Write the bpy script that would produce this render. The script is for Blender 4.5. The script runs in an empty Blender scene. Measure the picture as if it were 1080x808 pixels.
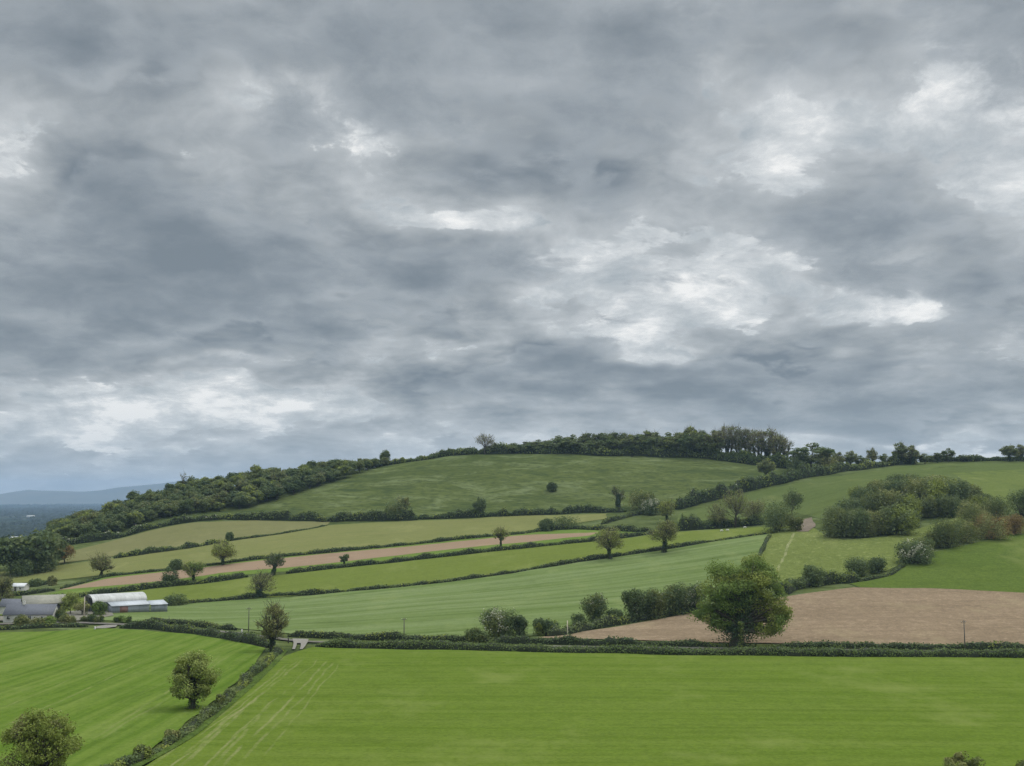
import bpy, math, random
import numpy as np
from mathutils import Vector
from mathutils.geometry import delaunay_2d_cdt

rng = np.random.default_rng(11)
random.seed(11)
scene = bpy.context.scene
COL = scene.collection
R = math.radians

# ------------------------------------------------------------------ camera
F, CX, CY, HOR = 1158.0, 540.0, 404.0, 523.0
PITCH = math.atan((HOR - CY) / F)
CAM = np.array([0.0, 0.0, 100.0])
cp, sp = math.cos(PITCH), math.sin(PITCH)
FWD, UP, RIGHT = np.array([0, cp, sp]), np.array([0, -sp, cp]), np.array([1.0, 0, 0])


def ray(px, py):
    return FWD + RIGHT * ((px - CX) / F) + UP * ((CY - py) / F)


cd = bpy.data.cameras.new('camera')
cam = bpy.data.objects.new('camera', cd)
COL.objects.link(cam)
cam.location = CAM
cam.rotation_euler = (math.pi / 2 + PITCH, 0, 0)
cd.sensor_fit = 'HORIZONTAL'
cd.sensor_width = 36.0
cd.lens = 36.0 * F / 1080.0
cd.clip_start = 0.5
cd.clip_end = 60000
scene.camera = cam

# ------------------------------------------------------------------ terrain
CTRL = [  # (px, py, distance)
 # valley floor behind the lane
 (-150, 650, 385), (0, 652, 372), (35, 655, 362), (130, 644, 395), (180, 658, 368), (300, 668, 335), (400, 672, 325), (600, 668, 322),
 (700, 674, 305), (900, 676, 298), (1080, 679, 290), (1250, 680, 285),
 # pale green field, its top edge
 (60, 645, 415), (180, 637, 440), (300, 628, 452), (500, 608, 470), (620, 592, 483), (700, 582, 495), (812, 564, 510),
 (450, 640, 395), (650, 620, 425), (740, 640, 370), (830, 628, 378), (940, 620, 395), (1080, 624, 382), (1250, 626, 378),
 (820, 606, 428), (880, 602, 430), (930, 590, 440), (850, 553, 535), (870, 568, 490), (1000, 575, 462), (1080, 550, 505), (1250, 550, 500),
 (960, 545, 530), (1040, 530, 545), (940, 512, 600), (1080, 515, 600), (1250, 512, 600),
 # strips
 (-150, 622, 470), (5, 634, 450), (75, 625, 462), (260, 604, 490), (393, 592, 507), (500, 580, 522), (630, 569, 540), (720, 557, 560), (800, 553, 570),
 (-150, 606, 530), (5, 612, 512), (110, 606, 503), (235, 592, 524), (330, 581, 538), (452, 571, 556), (550, 561, 574), (640, 546, 625),
 (-150, 598, 590), (0, 596, 570), (120, 588, 556), (232, 572, 580), (345, 554, 625), (640, 556, 590),
 (60, 578, 605), (125, 567, 615), (162, 558, 622), (210, 550, 632), (300, 549, 640), (480, 545, 645), (600, 541, 652), (680, 540, 650),
 (711, 535, 660), (800, 514, 690), (888, 499, 725), (760, 545, 610), (830, 530, 625), (930, 505, 660),
 # hill
 (60, 566, 640), (95, 552, 670), (140, 538, 700), (200, 521, 730), (262, 535, 675), (304, 523, 690), (300, 506, 750), (348, 510, 715),
 (400, 493, 765), (396, 520, 690), (500, 480, 775), (500, 510, 705), (560, 515, 695), (560, 495, 735), (620, 479, 780), (700, 510, 705),
 (700, 481, 780), (750, 482, 782), (790, 495, 745), (830, 491, 762), (958, 489, 755), (1080, 486, 770), (1250, 486, 770),
 (-150, 592, 640), (0, 592, 620),
]
PTS = []
for px, py, D in CTRL:
    d = ray(px, py)
    t = D / d[1]
    PTS.append(CAM + d * t)
for x, y, z in [(-420, 850, 4), (-250, 850, 30), (-150, 900, 80), (0, 930, 108), (150, 930, 108), (350, 920, 108), (560, 900, 108),
                (-300, 1050, 0), (-100, 1100, 20), (100, 1150, 60), (350, 1150, 60), (600, 1150, 60), (-500, 620, 50), (-500, 350, 58),
                (-420, 1100, 0), (-560, 850, 5), (700, 600, 100), (650, 300, 62), (700, 900, 108)]:
    PTS.append(np.array([x, y, z]))
# near slope: field plane dropping gently to the lane
for x in (-420, -300, -180, -60, 60, 180, 300, 420):
    for y in (60, 120, 180, 240):
        PTS.append(np.array([x, y, 100 - (31.6 + 0.031 * y)]))
for px, py in ((-150, 668), (0, 665), (100, 662), (200, 669), (285, 683), (500, 686), (700, 690), (900, 691), (1080, 692), (1250, 693)):
    D = 31.6 / ((py - HOR) / F - 0.031)
    d = ray(px, py)
    PTS.append(CAM + d * (D / d[1]))
PTS = np.array(PTS)
SC = 200.0


def tps(a, b):
    r2 = ((a[:, None, :] - b[None, :, :]) ** 2).sum(-1)
    return 0.5 * r2 * np.log(r2 + 1e-9)


P2 = PTS[:, :2] / SC
n = len(P2)
A = np.zeros((n + 3, n + 3))
A[:n, :n] = tps(P2, P2) + np.eye(n) * 0.004
A[:n, n] = 1
A[:n, n + 1:] = P2
A[n, :n] = 1
A[n + 1:, :n] = P2.T
W = np.linalg.solve(A, np.concatenate([PTS[:, 2], np.zeros(3)]))


def sstep(a, b, x):
    t = np.clip((x - a) / (b - a), 0, 1)
    return t * t * (3 - 2 * t)


def vnoise(x, y, seed=0):
    """smooth value noise on the plane, about -1..1"""
    def h(i, j):
        v = np.sin(i * 127.1 + j * 311.7 + seed * 74.7) * 43758.5453
        return (v - np.floor(v)) * 2 - 1
    xi, yi = np.floor(x), np.floor(y)
    fx, fy = x - xi, y - yi
    fx, fy = fx * fx * (3 - 2 * fx), fy * fy * (3 - 2 * fy)
    return (h(xi, yi) * (1 - fx) + h(xi + 1, yi) * fx) * (1 - fy) + (h(xi, yi + 1) * (1 - fx) + h(xi + 1, yi + 1) * fx) * fy


def z_exact(x, y):
    x, y = np.asarray(x, float), np.asarray(y, float)
    xc, yc = np.clip(x, -620, 760), np.clip(y, 20, 1200)
    q = np.stack([xc.ravel(), yc.ravel()], 1) / SC
    z = np.concatenate([tps(q[i:i + 20000], P2) @ W[:n] + W[n] + q[i:i + 20000] @ W[n + 1:] for i in range(0, len(q), 20000)]).reshape(x.shape)
    # small lumps on the hill pasture
    hillm = sstep(650, 690, y) * (1 - sstep(800, 900, y))
    z = z + hillm * (0.55 * vnoise(x / 22, y / 14, 1) + 0.3 * vnoise(x / 9, y / 7, 2))
    # the slope up to the hill the photographer stands on
    zn = 100 - 1.7 - 0.36 * np.maximum(y, 0)
    z = np.where(y < 110, np.maximum(z, zn), z)
    plain = 2.0 * vnoise(x / 700, y / 700, 3)
    far = sstep(950, 1300, y)
    z = z * (1 - far) + plain * far
    side = np.maximum(sstep(560, 900, -x), sstep(900, 1500, x))
    z = z * (1 - side) + (plain + (50 * (1 - sstep(600, 1200, y)))) * side
    back = sstep(200, 1200, -y)
    return z * (1 - back) + 40 * back


STEP = 4.0
GX = np.arange(-560, 640 + 1, STEP)
GY = np.arange(-20, 1100 + 1, STEP)
MX, MY = np.meshgrid(GX, GY)
GZ = z_exact(MX, MY)


def zat(x, y):
    x, y = np.asarray(x, float), np.asarray(y, float)
    u, v = np.clip((x - GX[0]) / STEP, 0, len(GX) - 1.001), np.clip((y - GY[0]) / STEP, 0, len(GY) - 1.001)
    i, j = u.astype(int), v.astype(int)
    a, b = u - i, v - j
    return (GZ[j, i] * (1 - a) + GZ[j, i + 1] * a) * (1 - b) + (GZ[j + 1, i] * (1 - a) + GZ[j + 1, i + 1] * a) * b


def hit(px, py):
    """the point of the terrain seen at a place of the photograph"""
    d = ray(px, py)
    d = d / d[1]
    ys = np.arange(96.0, 1090.0, 0.5)
    below = CAM[2] + d[2] * ys < zat(d[0] * ys, ys)
    if below.any():
        k = int(np.argmax(below))
    else:  # just over a crest: the nearest approach
        gap = CAM[2] + d[2] * ys - zat(d[0] * ys, ys)
        gap[ys < 400] = 1e9
        gap[ys > 850] = 1e9
        k = int(np.argmin(gap))
    y = ys[k]
    return np.array([d[0] * y, y, float(zat(d[0] * y, y))])


def mpp(p):
    """metres per photograph pixel at a point"""
    return float(np.dot(p - CAM, FWD)) / F


# ------------------------------------------------------------------ helpers
def tag(o, label=None, cat=None, group=None, kind=None):
    if label: o['label'] = label
    if cat: o['category'] = cat
    if group: o['group'] = group
    if kind: o['kind'] = kind
    return o


def empty(name, loc, rz=0.0):
    o = bpy.data.objects.new(name, None)
    COL.objects.link(o)
    o.location = loc
    o.rotation_euler = (0, 0, rz)
    o.empty_display_size = 0.5
    return o


class MB:
    """collects faces, builds one mesh object"""
    def __init__(s):
        s.v, s.l, s.c, s.m, s.t, s.n = [], [], [], [], [], 0

    def quads(s, V, mat=0, tint=None):          # V: (k, 4, 3)
        k = len(V)
        if not k: return
        s.v.append(V.reshape(-1, 3))
        s.l.append(np.arange(k * 4) + s.n)
        s.c.append(np.full(k, 4))
        s.m.append(np.full(k, mat) if np.isscalar(mat) else np.asarray(mat))
        s.t.append(np.random.default_rng(s.n).random(k) if tint is None else np.asarray(tint))
        s.n += k * 4

    def poly(s, verts, faces, mat=0, tint=0.5):
        v = np.asarray(verts, float)
        s.v.append(v)
        s.l.append(np.concatenate([np.asarray(f) for f in faces]) + s.n)
        s.c.append(np.array([len(f) for f in faces]))
        s.m.append(np.full(len(faces), mat))
        s.t.append(np.full(len(faces), tint))
        s.n += len(v)

    def box(s, lo, hi, mat=0, M=None):
        x0, y0, z0 = lo
        x1, y1, z1 = hi
        v = np.array([(x0, y0, z0), (x1, y0, z0), (x1, y1, z0), (x0, y1, z0), (x0, y0, z1), (x1, y0, z1), (x1, y1, z1), (x0, y1, z1)], float)
        s.poly(v, [(0, 3, 2, 1), (4, 5, 6, 7), (0, 1, 5, 4), (1, 2, 6, 5), (2, 3, 7, 6), (3, 0, 4, 7)], mat)

    def tube(s, pts, rad, sides=6, mat=0, cap=True):
        pts = np.asarray(pts, float)
        k = len(pts)
        tg = np.gradient(pts, axis=0)
        tg /= np.linalg.norm(tg, axis=1)[:, None] + 1e-9
        a = np.cross(tg, np.array([0.31, 0.87, 0.38]))
        a /= np.linalg.norm(a, axis=1)[:, None] + 1e-9
        b = np.cross(tg, a)
        th = np.arange(sides) / sides * 2 * math.pi
        rad = np.asarray(rad, float)[:, None, None]
        V = pts[:, None, :] + rad * (a[:, None, :] * np.cos(th)[None, :, None] + b[:, None, :] * np.sin(th)[None, :, None])
        fs = []
        for i in range(k - 1):
            for j in range(sides):
                j2 = (j + 1) % sides
                fs.append((i * sides + j, i * sides + j2, (i + 1) * sides + j2, (i + 1) * sides + j))
        if cap:
            fs.append(tuple(range((k - 1) * sides, k * sides)))
            fs.append(tuple(range(sides))[::-1])
        s.poly(V.reshape(-1, 3), fs, mat)

    def build(s, name, mats, parent=None, smooth=False):
        me = bpy.data.meshes.new(name)
        V = np.concatenate(s.v)
        Lp = np.concatenate(s.l).astype(np.int32)
        C = np.concatenate(s.c).astype(np.int32)
        me.vertices.add(len(V))
        me.vertices.foreach_set('co', V.astype(np.float32).ravel())
        me.loops.add(len(Lp))
        me.loops.foreach_set('vertex_index', Lp)
        me.polygons.add(len(C))
        me.polygons.foreach_set('loop_start', np.concatenate([[0], np.cumsum(C)[:-1]]).astype(np.int32))
        me.polygons.foreach_set('loop_total', C)
        for m in (mats if isinstance(mats, (list, tuple)) else [mats]):
            me.materials.append(m)
        me.polygons.foreach_set('material_index', np.concatenate(s.m).astype(np.int32))
        if smooth:
            me.polygons.foreach_set('use_smooth', np.ones(len(C), dtype=bool))
        at = me.attributes.new('tint', 'FLOAT', 'FACE')
        at.data.foreach_set('value', np.concatenate(s.t).astype(np.float32))
        me.update(calc_edges=True)
        me.validate()
        o = bpy.data.objects.new(name, me)
        COL.objects.link(o)
        if parent is not None: o.parent = parent
        return o


def leaves(C, N, size, g, aspect=0.75):
    """leaf-clump quads: centres, facing, size"""
    k = len(C)
    N = N / (np.linalg.norm(N, axis=1)[:, None] + 1e-9)
    r = g.normal(size=(k, 3))
    a = np.cross(N, r)
    a /= np.linalg.norm(a, axis=1)[:, None] + 1e-9
    b = np.cross(N, a)
    s = (size * (0.55 + 0.9 * g.random(k)))[:, None] * 0.5
    j = lambda: (0.75 + 0.5 * g.random(k))[:, None]
    return np.stack([C - a * s * j(), C - b * s * aspect * j(), C + a * s * j(), C + b * s * aspect * j()], 1)


def slivers(P, D, length, width, g):
    """thin twig blades from P along D"""
    k = len(P)
    D = D / (np.linalg.norm(D, axis=1)[:, None] + 1e-9)
    a = np.cross(D, g.normal(size=(k, 3)))
    a /= np.linalg.norm(a, axis=1)[:, None] + 1e-9
    L = (length * (0.5 + g.random(k)))[:, None]
    w = width * 0.5
    m = P + D * L * 0.55 + g.normal(size=(k, 3)) * 0.08 * length
    return np.stack([P - a * w, P + a * w, m + D * L * 0.45 + a * w * 0.4, m + D * L * 0.45 - a * w * 0.4], 1)


# ------------------------------------------------------------------ materials
def new_mat(name):
    m = bpy.data.materials.new(name)
    m.use_nodes = True
    nt = m.node_tree
    nt.nodes.clear()
    return m, nt, nt.nodes, nt.links


def rgba(c):
    return (c[0], c[1], c[2], 1.0)


class NT:
    """tiny node writer"""
    def __init__(s, nt):
        s.nt, s.N, s.L = nt, nt.nodes, nt.links

    def node(s, t, **kw):
        nd = s.N.new(t)
        for k, v in kw.items(): setattr(nd, k, v)
        return nd

    def put(s, sock, v):
        if v is None: return
        if hasattr(v, 'is_output'): s.L.new(v, sock)
        elif isinstance(v, (tuple, list)) and len(v) == 3 and sock.type == 'RGBA': sock.default_value = rgba(v)
        else: sock.default_value = v

    def math(s, op, a, b=None, c=None, clamp=False):
        nd = s.node('ShaderNodeMath', operation=op, use_clamp=clamp)
        s.put(nd.inputs[0], a)
        s.put(nd.inputs[1], b)
        s.put(nd.inputs[2], c)
        return nd.outputs[0]

    def vmath(s, op, a, b=None, scale=None):
        nd = s.node('ShaderNodeVectorMath', operation=op)
        s.put(nd.inputs[0], a)
        s.put(nd.inputs[1], b)
        if scale is not None: s.put(nd.inputs['Scale'], scale)
        return nd.outputs['Value'] if op in ('DOT_PRODUCT', 'LENGTH') else nd.outputs[0]

    def noise(s, vec, scale, detail=4, rough=0.55, dist=0.0, color=False, dim='3D'):
        nd = s.node('ShaderNodeTexNoise', noise_dimensions=dim)
        s.put(nd.inputs['Vector'], vec)
        s.put(nd.inputs['Scale'], scale)
        s.put(nd.inputs['Detail'], detail)
        s.put(nd.inputs['Roughness'], rough)
        s.put(nd.inputs['Distortion'], dist)
        return nd.outputs['Color' if color else 'Fac']

    def ramp(s, f, stops, interp='LINEAR'):
        nd = s.node('ShaderNodeValToRGB')
        e = nd.color_ramp.elements
        nd.color_ramp.interpolation = interp
        while len(e) < len(stops): e.new(0.5)
        for el, (p, c) in zip(e, stops):
            el.position = p
            el.color = rgba(c) if isinstance(c, (tuple, list)) else (c, c, c, 1)
        s.put(nd.inputs[0], f)
        return nd.outputs[0]

    def mix(s, f, a, b, blend='MIX'):
        nd = s.node('ShaderNodeMix', data_type='RGBA', blend_type=blend)
        s.put(nd.inputs[0], f)
        s.put(nd.inputs[6], a)
        s.put(nd.inputs[7], b)
        return nd.outputs[2]

    def maprange(s, v, a, b, c=0.0, d=1.0, smooth=False):
        nd = s.node('ShaderNodeMapRange', interpolation_type='SMOOTHSTEP' if smooth else 'LINEAR')
        s.put(nd.inputs[0], v)
        for i, q in enumerate((a, b, c, d)): nd.inputs[i + 1].default_value = q
        return nd.outputs[0]

    def xyz(s, x=0.0, y=0.0, z=0.0):
        nd = s.node('ShaderNodeCombineXYZ')
        for i, q in enumerate((x, y, z)): s.put(nd.inputs[i], q)
        return nd.outputs[0]

    def sep(s, v):
        nd = s.node('ShaderNodeSeparateXYZ')
        s.put(nd.inputs[0], v)
        return nd.outputs

    def bump(s, h, strength=0.5, dist=0.2):
        nd = s.node('ShaderNodeBump')
        s.put(nd.inputs['Height'], h)
        nd.inputs['Strength'].default_value = strength
        nd.inputs['Distance'].default_value = dist
        return nd.outputs[0]

    def surface(s, col, rough=0.85, bump=None, spec=0.2, metal=0.0):
        b = s.node('ShaderNodeBsdfPrincipled')
        s.put(b.inputs['Base Color'], col)
        s.put(b.inputs['Roughness'], rough)
        b.inputs['Specular IOR Level'].default_value = spec
        b.inputs['Metallic'].default_value = metal
        if bump is not None: s.L.new(bump, b.inputs['Normal'])
        o = s.node('ShaderNodeOutputMaterial')
        s.L.new(b.outputs[0], o.inputs[0])
        return b


def leaf_mat(name, stops, trans=0.36, shine=0.1, gain=1.75):
    stops = [(p, tuple(x * gain for x in c)) for p, c in stops]
    m, nt, N, L = new_mat(name)
    t = NT(nt)
    at = t.node('ShaderNodeAttribute', attribute_name='tint')
    oi = t.node('ShaderNodeObjectInfo')
    tc = t.node('ShaderNodeTexCoord')
    nz = t.noise(tc.outputs['Object'], 0.35, 3)
    f = t.math('MULTIPLY_ADD', oi.outputs['Random'], 0.34, t.math('MULTIPLY', at.outputs['Fac'], 0.38))
    f = t.math('ADD', f, t.math('MULTIPLY_ADD', nz, 0.9, -0.31), clamp=True)
    c = t.ramp(f, stops)
    b = t.node('ShaderNodeBsdfPrincipled')
    L.new(c, b.inputs['Base Color'])
    b.inputs['Roughness'].default_value = 0.62
    b.inputs['Specular IOR Level'].default_value = shine
    tr = t.node('ShaderNodeBsdfTranslucent')
    L.new(t.mix(0.3, c, (0.22, 0.27, 0.04)), tr.inputs[0])
    ms = t.node('ShaderNodeMixShader')
    ms.inputs[0].default_value = trans
    L.new(b.outputs[0], ms.inputs[1])
    L.new(tr.outputs[0], ms.inputs[2])
    o = t.node('ShaderNodeOutputMaterial')
    L.new(ms.outputs[0], o.inputs[0])
    return m


def ramp3(a, b, c):
    return [(0.0, a), (0.5, b), (1.0, c)]


LEAF = {
    'olive': leaf_mat('olive_spring_leaf', ramp3((0.06, 0.078, 0.018), (0.12, 0.142, 0.032), (0.185, 0.198, 0.045))),
    'fresh': leaf_mat('fresh_green_leaf', ramp3((0.04, 0.065, 0.018), (0.085, 0.125, 0.03), (0.15, 0.19, 0.05))),
    'dark': leaf_mat('dark_green_leaf', ramp3((0.027, 0.044, 0.022), (0.05, 0.07, 0.03), (0.09, 0.11, 0.044))),
    'wood': leaf_mat('woodland_leaf', ramp3((0.042, 0.06, 0.028), (0.08, 0.098, 0.042), (0.125, 0.138, 0.06))),
    'hedge': leaf_mat('hedge_leaf', ramp3((0.026, 0.043, 0.019), (0.054, 0.074, 0.028), (0.10, 0.117, 0.042)), 0.3),
    'bank': leaf_mat('bank_herbage', ramp3((0.035, 0.055, 0.02), (0.055, 0.08, 0.026), (0.085, 0.105, 0.035)), 0.3),
    'ivy': leaf_mat('ivy_leaf', ramp3((0.014, 0.027, 0.014), (0.026, 0.043, 0.02), (0.05, 0.07, 0.03)), 0.15, 0.2),
    'brown': leaf_mat('budding_brown_leaf', ramp3((0.075, 0.078, 0.03), (0.13, 0.132, 0.05), (0.18, 0.18, 0.07))),
    'rust': leaf_mat('rusty_gorse_leaf', ramp3((0.06, 0.042, 0.016), (0.125, 0.08, 0.032), (0.18, 0.12, 0.05))),
    'scrub': leaf_mat('scrub_leaf', ramp3((0.035, 0.045, 0.018), (0.072, 0.085, 0.028), (0.12, 0.125, 0.045))),
    'blossom': leaf_mat('may_blossom', ramp3((0.22, 0.23, 0.15), (0.34, 0.34, 0.25), (0.46, 0.45, 0.36)), 0.2, 0.1, 1.0),
    'plain': leaf_mat('distant_tree_leaf', ramp3((0.016, 0.026, 0.016), (0.028, 0.042, 0.024), (0.045, 0.06, 0.032)), gain=0.9),
    'lime': leaf_mat('pale_new_leaf', ramp3((0.09, 0.11, 0.03), (0.16, 0.185, 0.055), (0.24, 0.26, 0.09))),
}


def bark(name, c0, c1):
    m, nt, N, L = new_mat(name)
    t = NT(nt)
    tc = t.node('ShaderNodeTexCoord')
    nz = t.noise(tc.outputs['Object'], 3.0, 5)
    t.surface(t.ramp(nz, [(0.3, c0), (0.7, c1)]), 0.9, t.bump(nz, 0.5, 0.05))
    return m


BARK = bark('bark', (0.05, 0.042, 0.034), (0.11, 0.095, 0.075))
BARK_PALE = bark('pale_bark', (0.14, 0.13, 0.10), (0.25, 0.235, 0.19))
TWIG = bark('twig_bark', (0.13, 0.12, 0.075), (0.22, 0.20, 0.125))
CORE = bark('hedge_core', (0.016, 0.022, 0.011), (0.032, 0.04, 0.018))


def world_dir(p0, p1):
    a, b = hit(*p0), hit(*p1)
    d = (b - a)[:2]
    return d / np.linalg.norm(d)


def field_mat(name, base, alt, stripe_dir=None, stripe=(0.6, 6.0), stripe_amt=0.5, stripe_col=None, patch=0.012, patch_amt=0.6, fine=0.5,
              tracks=None, bumpd=0.12, speck=None):
    """crop or grass: broad patches, streaks along the drilling direction, fine tufts, optional pale wheel tracks"""
    m, nt, N, L = new_mat(name)
    t = NT(nt)
    tc = t.node('ShaderNodeTexCoord')
    P = tc.outputs['Object']
    big = t.noise(P, patch, 5, 0.6)
    col = t.mix(t.maprange(big, 0.5 - 0.28 / (patch_amt + 0.2), 0.5 + 0.28 / (patch_amt + 0.2)), base, alt)
    mid = t.noise(P, 0.11, 4, 0.65)
    col = t.mix(t.math('MULTIPLY', t.maprange(mid, 0.4, 0.75), 0.35 * fine), col, tuple(x * 1.35 for x in alt))
    hgt = t.noise(P, 1.1, 4, 0.7)
    if stripe_dir is not None:
        dx, dy = float(stripe_dir[0]), float(stripe_dir[1])
        s = t.vmath('DOT_PRODUCT', P, (dx, dy, 0.0))
        c = t.vmath('DOT_PRODUCT', P, (-dy, dx, 0.0))
        w = t.math('MULTIPLY_ADD', t.noise(P, 0.02, 2), 3.0, c)
        v = t.xyz(t.math('MULTIPLY', s, stripe[0] * 0.02), t.math('MULTIPLY', w, stripe[0]), 0.0)
        n1 = t.noise(v, 1.0, 3, 0.6)
        v2 = t.xyz(t.math('MULTIPLY', s, 0.006), t.math('MULTIPLY', w, 1.0 / stripe[1]), 0.0)
        n2 = t.noise(v2, 1.0, 2, 0.5)
        f = t.math('ADD', t.maprange(n1, 0.42, 0.72), t.maprange(n2, 0.40, 0.68))
        col = t.mix(t.math('MULTIPLY', f, 0.5 * stripe_amt, clamp=True), col, stripe_col or tuple(x * 1.5 for x in base))
        col = t.mix(t.math('MULTIPLY', t.maprange(n1, 0.46, 0.28), 0.42 * stripe_amt, clamp=True), col, tuple(x * 0.68 for x in base))
        v3 = t.xyz(t.math('MULTIPLY', s, 0.02), t.math('MULTIPLY', w, stripe[0] * 0.7), 5.0)
        n3 = t.noise(v3, 1.0, 4, 0.7)
        col = t.mix(t.math('MULTIPLY', t.maprange(n3, 0.53, 0.62), 0.5 * stripe_amt, clamp=True), col, tuple(x * 0.74 for x in base))
        hgt = t.math('ADD', t.math('MULTIPLY', hgt, 0.6), n1)
    if tracks is not None:
        for (p0, p1, width, amt, tcol) in tracks:
            a, b = hit(*p0), hit(*p1)
            d = (b - a)[:2]
            ln = float(np.linalg.norm(d))
            d = d / ln
            rel = t.vmath('SUBTRACT', P, (float(a[0]), float(a[1]), 0.0))
            s = t.vmath('DOT_PRODUCT', rel, (float(d[0]), float(d[1]), 0.0))
            c = t.vmath('DOT_PRODUCT', rel, (float(-d[1]), float(d[0]), 0.0))
            wob = t.noise(t.xyz(t.math('MULTIPLY', s, 0.05), 0.0, float(a[0])), 1.0, 2)
            c = t.math('ABSOLUTE', t.math('ADD', c, t.math('MULTIPLY_ADD', wob, 2.4, -1.2)))
            mk = t.maprange(c, width * 0.3, width * 0.85, 1.0, 0.0, True)
            brk = t.maprange(t.noise(t.xyz(t.math('MULTIPLY', s, 0.11), t.math('MULTIPLY', c, 0.6), float(a[1])), 1.0, 4, 0.7), 0.38, 0.60)
            ends = t.math('MULTIPLY', t.maprange(s, 0.0, 5.0), t.maprange(s, ln - 12.0, ln, 1.0, 0.0))
            f = t.math('MULTIPLY', t.math('MULTIPLY', mk, brk), t.math('MULTIPLY', ends, amt), clamp=True)
            col = t.mix(f, col, tcol)
    tuft = t.noise(P, 1.6, 3, 0.75)
    grain = t.noise(P, 0.4, 5, 0.78)
    col = t.mix(t.math('MULTIPLY', t.maprange(tuft, 0.4, 0.7), 0.8 * fine, clamp=True), col, tuple(x * 0.6 for x in base))
    col = t.mix(t.math('MULTIPLY', t.maprange(grain, 0.5, 0.66), 0.55 * fine, clamp=True), col, tuple(x * 0.66 for x in base))
    col = t.mix(t.math('MULTIPLY', t.maprange(grain, 0.48, 0.34), 0.4 * fine, clamp=True), col, tuple(x * 1.4 for x in alt))
    thin = t.noise(t.vmath('MULTIPLY', P, (1.0, 0.6, 1.0)), 0.045, 6, 0.7)
    col = t.mix(t.math('MULTIPLY', t.maprange(thin, 0.55, 0.68), 0.34, clamp=True), col, tuple(0.5 * (x * 1.5) + 0.5 * y for x, y in zip(alt, (0.2, 0.19, 0.09))))
    col = t.mix(t.math('MULTIPLY', t.maprange(thin, 0.44, 0.32), 0.30, clamp=True), col, tuple(x * 0.72 for x in base))
    if speck is not None:
        sp_ = t.noise(P, 0.35, 5, 0.75)
        col = t.mix(t.math('MULTIPLY', t.maprange(sp_, 0.56, 0.74), speck[1]), col, speck[0])
    t.surface(col, 0.95, t.bump(hgt, 0.6, bumpd), 0.0)
    return m


# ------------------------------------------------------------------ ground
def ground_mat():
    m, nt, N, L = new_mat('pasture_and_plain')
    t = NT(nt)
    tc = t.node('ShaderNodeTexCoord')
    P = tc.outputs['Object']
    x, y, z = t.sep(P)
    sq = t.vmath('MULTIPLY', P, (0.55, 1.2, 1.6))
    big = t.noise(sq, 0.011, 6, 0.62, 0.4)
    mid = t.noise(sq, 0.045, 6, 0.70, 0.7)
    fin = t.noise(sq, 0.35, 5, 0.7)
    col = t.mix(t.maprange(big, 0.36, 0.64), (0.060, 0.077, 0.0245), (0.082, 0.100, 0.0315))
    col = t.mix(t.math('MULTIPLY', t.maprange(mid, 0.50, 0.66), 0.85), col, (0.138, 0.163, 0.076))
    col = t.mix(t.math('MULTIPLY', t.maprange(mid, 0.47, 0.34), 0.85), col, (0.0360, 0.0528, 0.0208))
    col = t.mix(t.math('MULTIPLY', t.maprange(fin, 0.47, 0.64), 0.75), col, (0.0360, 0.0496, 0.0192))
    # plain: patchwork of fields
    vo = t.node('ShaderNodeTexVoronoi', feature='F1')
    L.new(t.vmath('ADD', t.vmath('MULTIPLY', P, (1 / 330, 1 / 480, 0)), t.vmath('SCALE', t.noise(P, 0.002, 2, color=True), scale=0.5)), vo.inputs['Vector'])
    vo.inputs['Scale'].default_value = 1.0
    cr = t.sep(vo.outputs['Color'])
    pc = t.ramp(cr[0], [(0.0, (0.028, 0.045, 0.028)), (0.35, (0.042, 0.062, 0.032)), (0.62, (0.06, 0.085, 0.04)), (0.82, (0.075, 0.09, 0.05)), (0.93, (0.14, 0.13, 0.09)), (1.0, (0.2, 0.18, 0.13))], 'CONSTANT')
    pc = t.mix(t.maprange(t.noise(P, 0.004, 4), 0.47, 0.57), t.mix(0.45, pc, (0.02, 0.03, 0.02)), (0.016, 0.026, 0.016))
    col = t.mix(t.maprange(y, 1000, 1300, 0, 1, True), col, pc)
    h = t.math('ADD', t.math('MULTIPLY', mid, 1.2), t.math('MULTIPLY', fin, 0.35))
    t.surface(col, 0.95, t.bump(h, 0.7, 1.3), 0.0)
    return m


def build_ground():
    def axis(lo, hi, step, far_lo, far_hi):
        mid = list(np.arange(lo, hi + 0.1, step))
        a, s = [], step
        v = lo
        while v > far_lo:
            s *= 1.22
            v -= s
            a.append(max(v, far_lo))
        b, s = [], step
        v = hi
        while v < far_hi:
            s *= 1.16
            v += s
            b.append(min(v, far_hi))
        return np.array(a[::-1] + mid + b)
    xs = axis(-560, 640, STEP, -16000, 16000)
    ys = axis(-20, 1100, STEP, -3000, 17000)
    X, Y = np.meshgrid(xs, ys)
    inside = (X >= GX[0]) & (X <= GX[-1]) & (Y >= GY[0]) & (Y <= GY[-1])
    Z = np.where(inside, zat(X, Y), z_exact(X, Y)) - 0.12
    V = np.stack([X, Y, Z], -1).reshape(-1, 3)
    nx = len(xs)
    i, j = np.meshgrid(np.arange(nx - 1), np.arange(len(ys) - 1))
    b = (j * nx + i).ravel()
    mb = MB()
    mb.v, mb.n = [V], len(V)
    k = len(b)
    mb.l = [np.stack([b, b + 1, b + nx + 1, b + nx], 1).ravel()]
    mb.c, mb.m, mb.t = [np.full(k, 4)], [np.zeros(k, int)], [np.full(k, 0.5)]
    tag(mb.build('ground', ground_mat(), smooth=True), kind='structure')


build_ground()
LIFT = [0.02]


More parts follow.
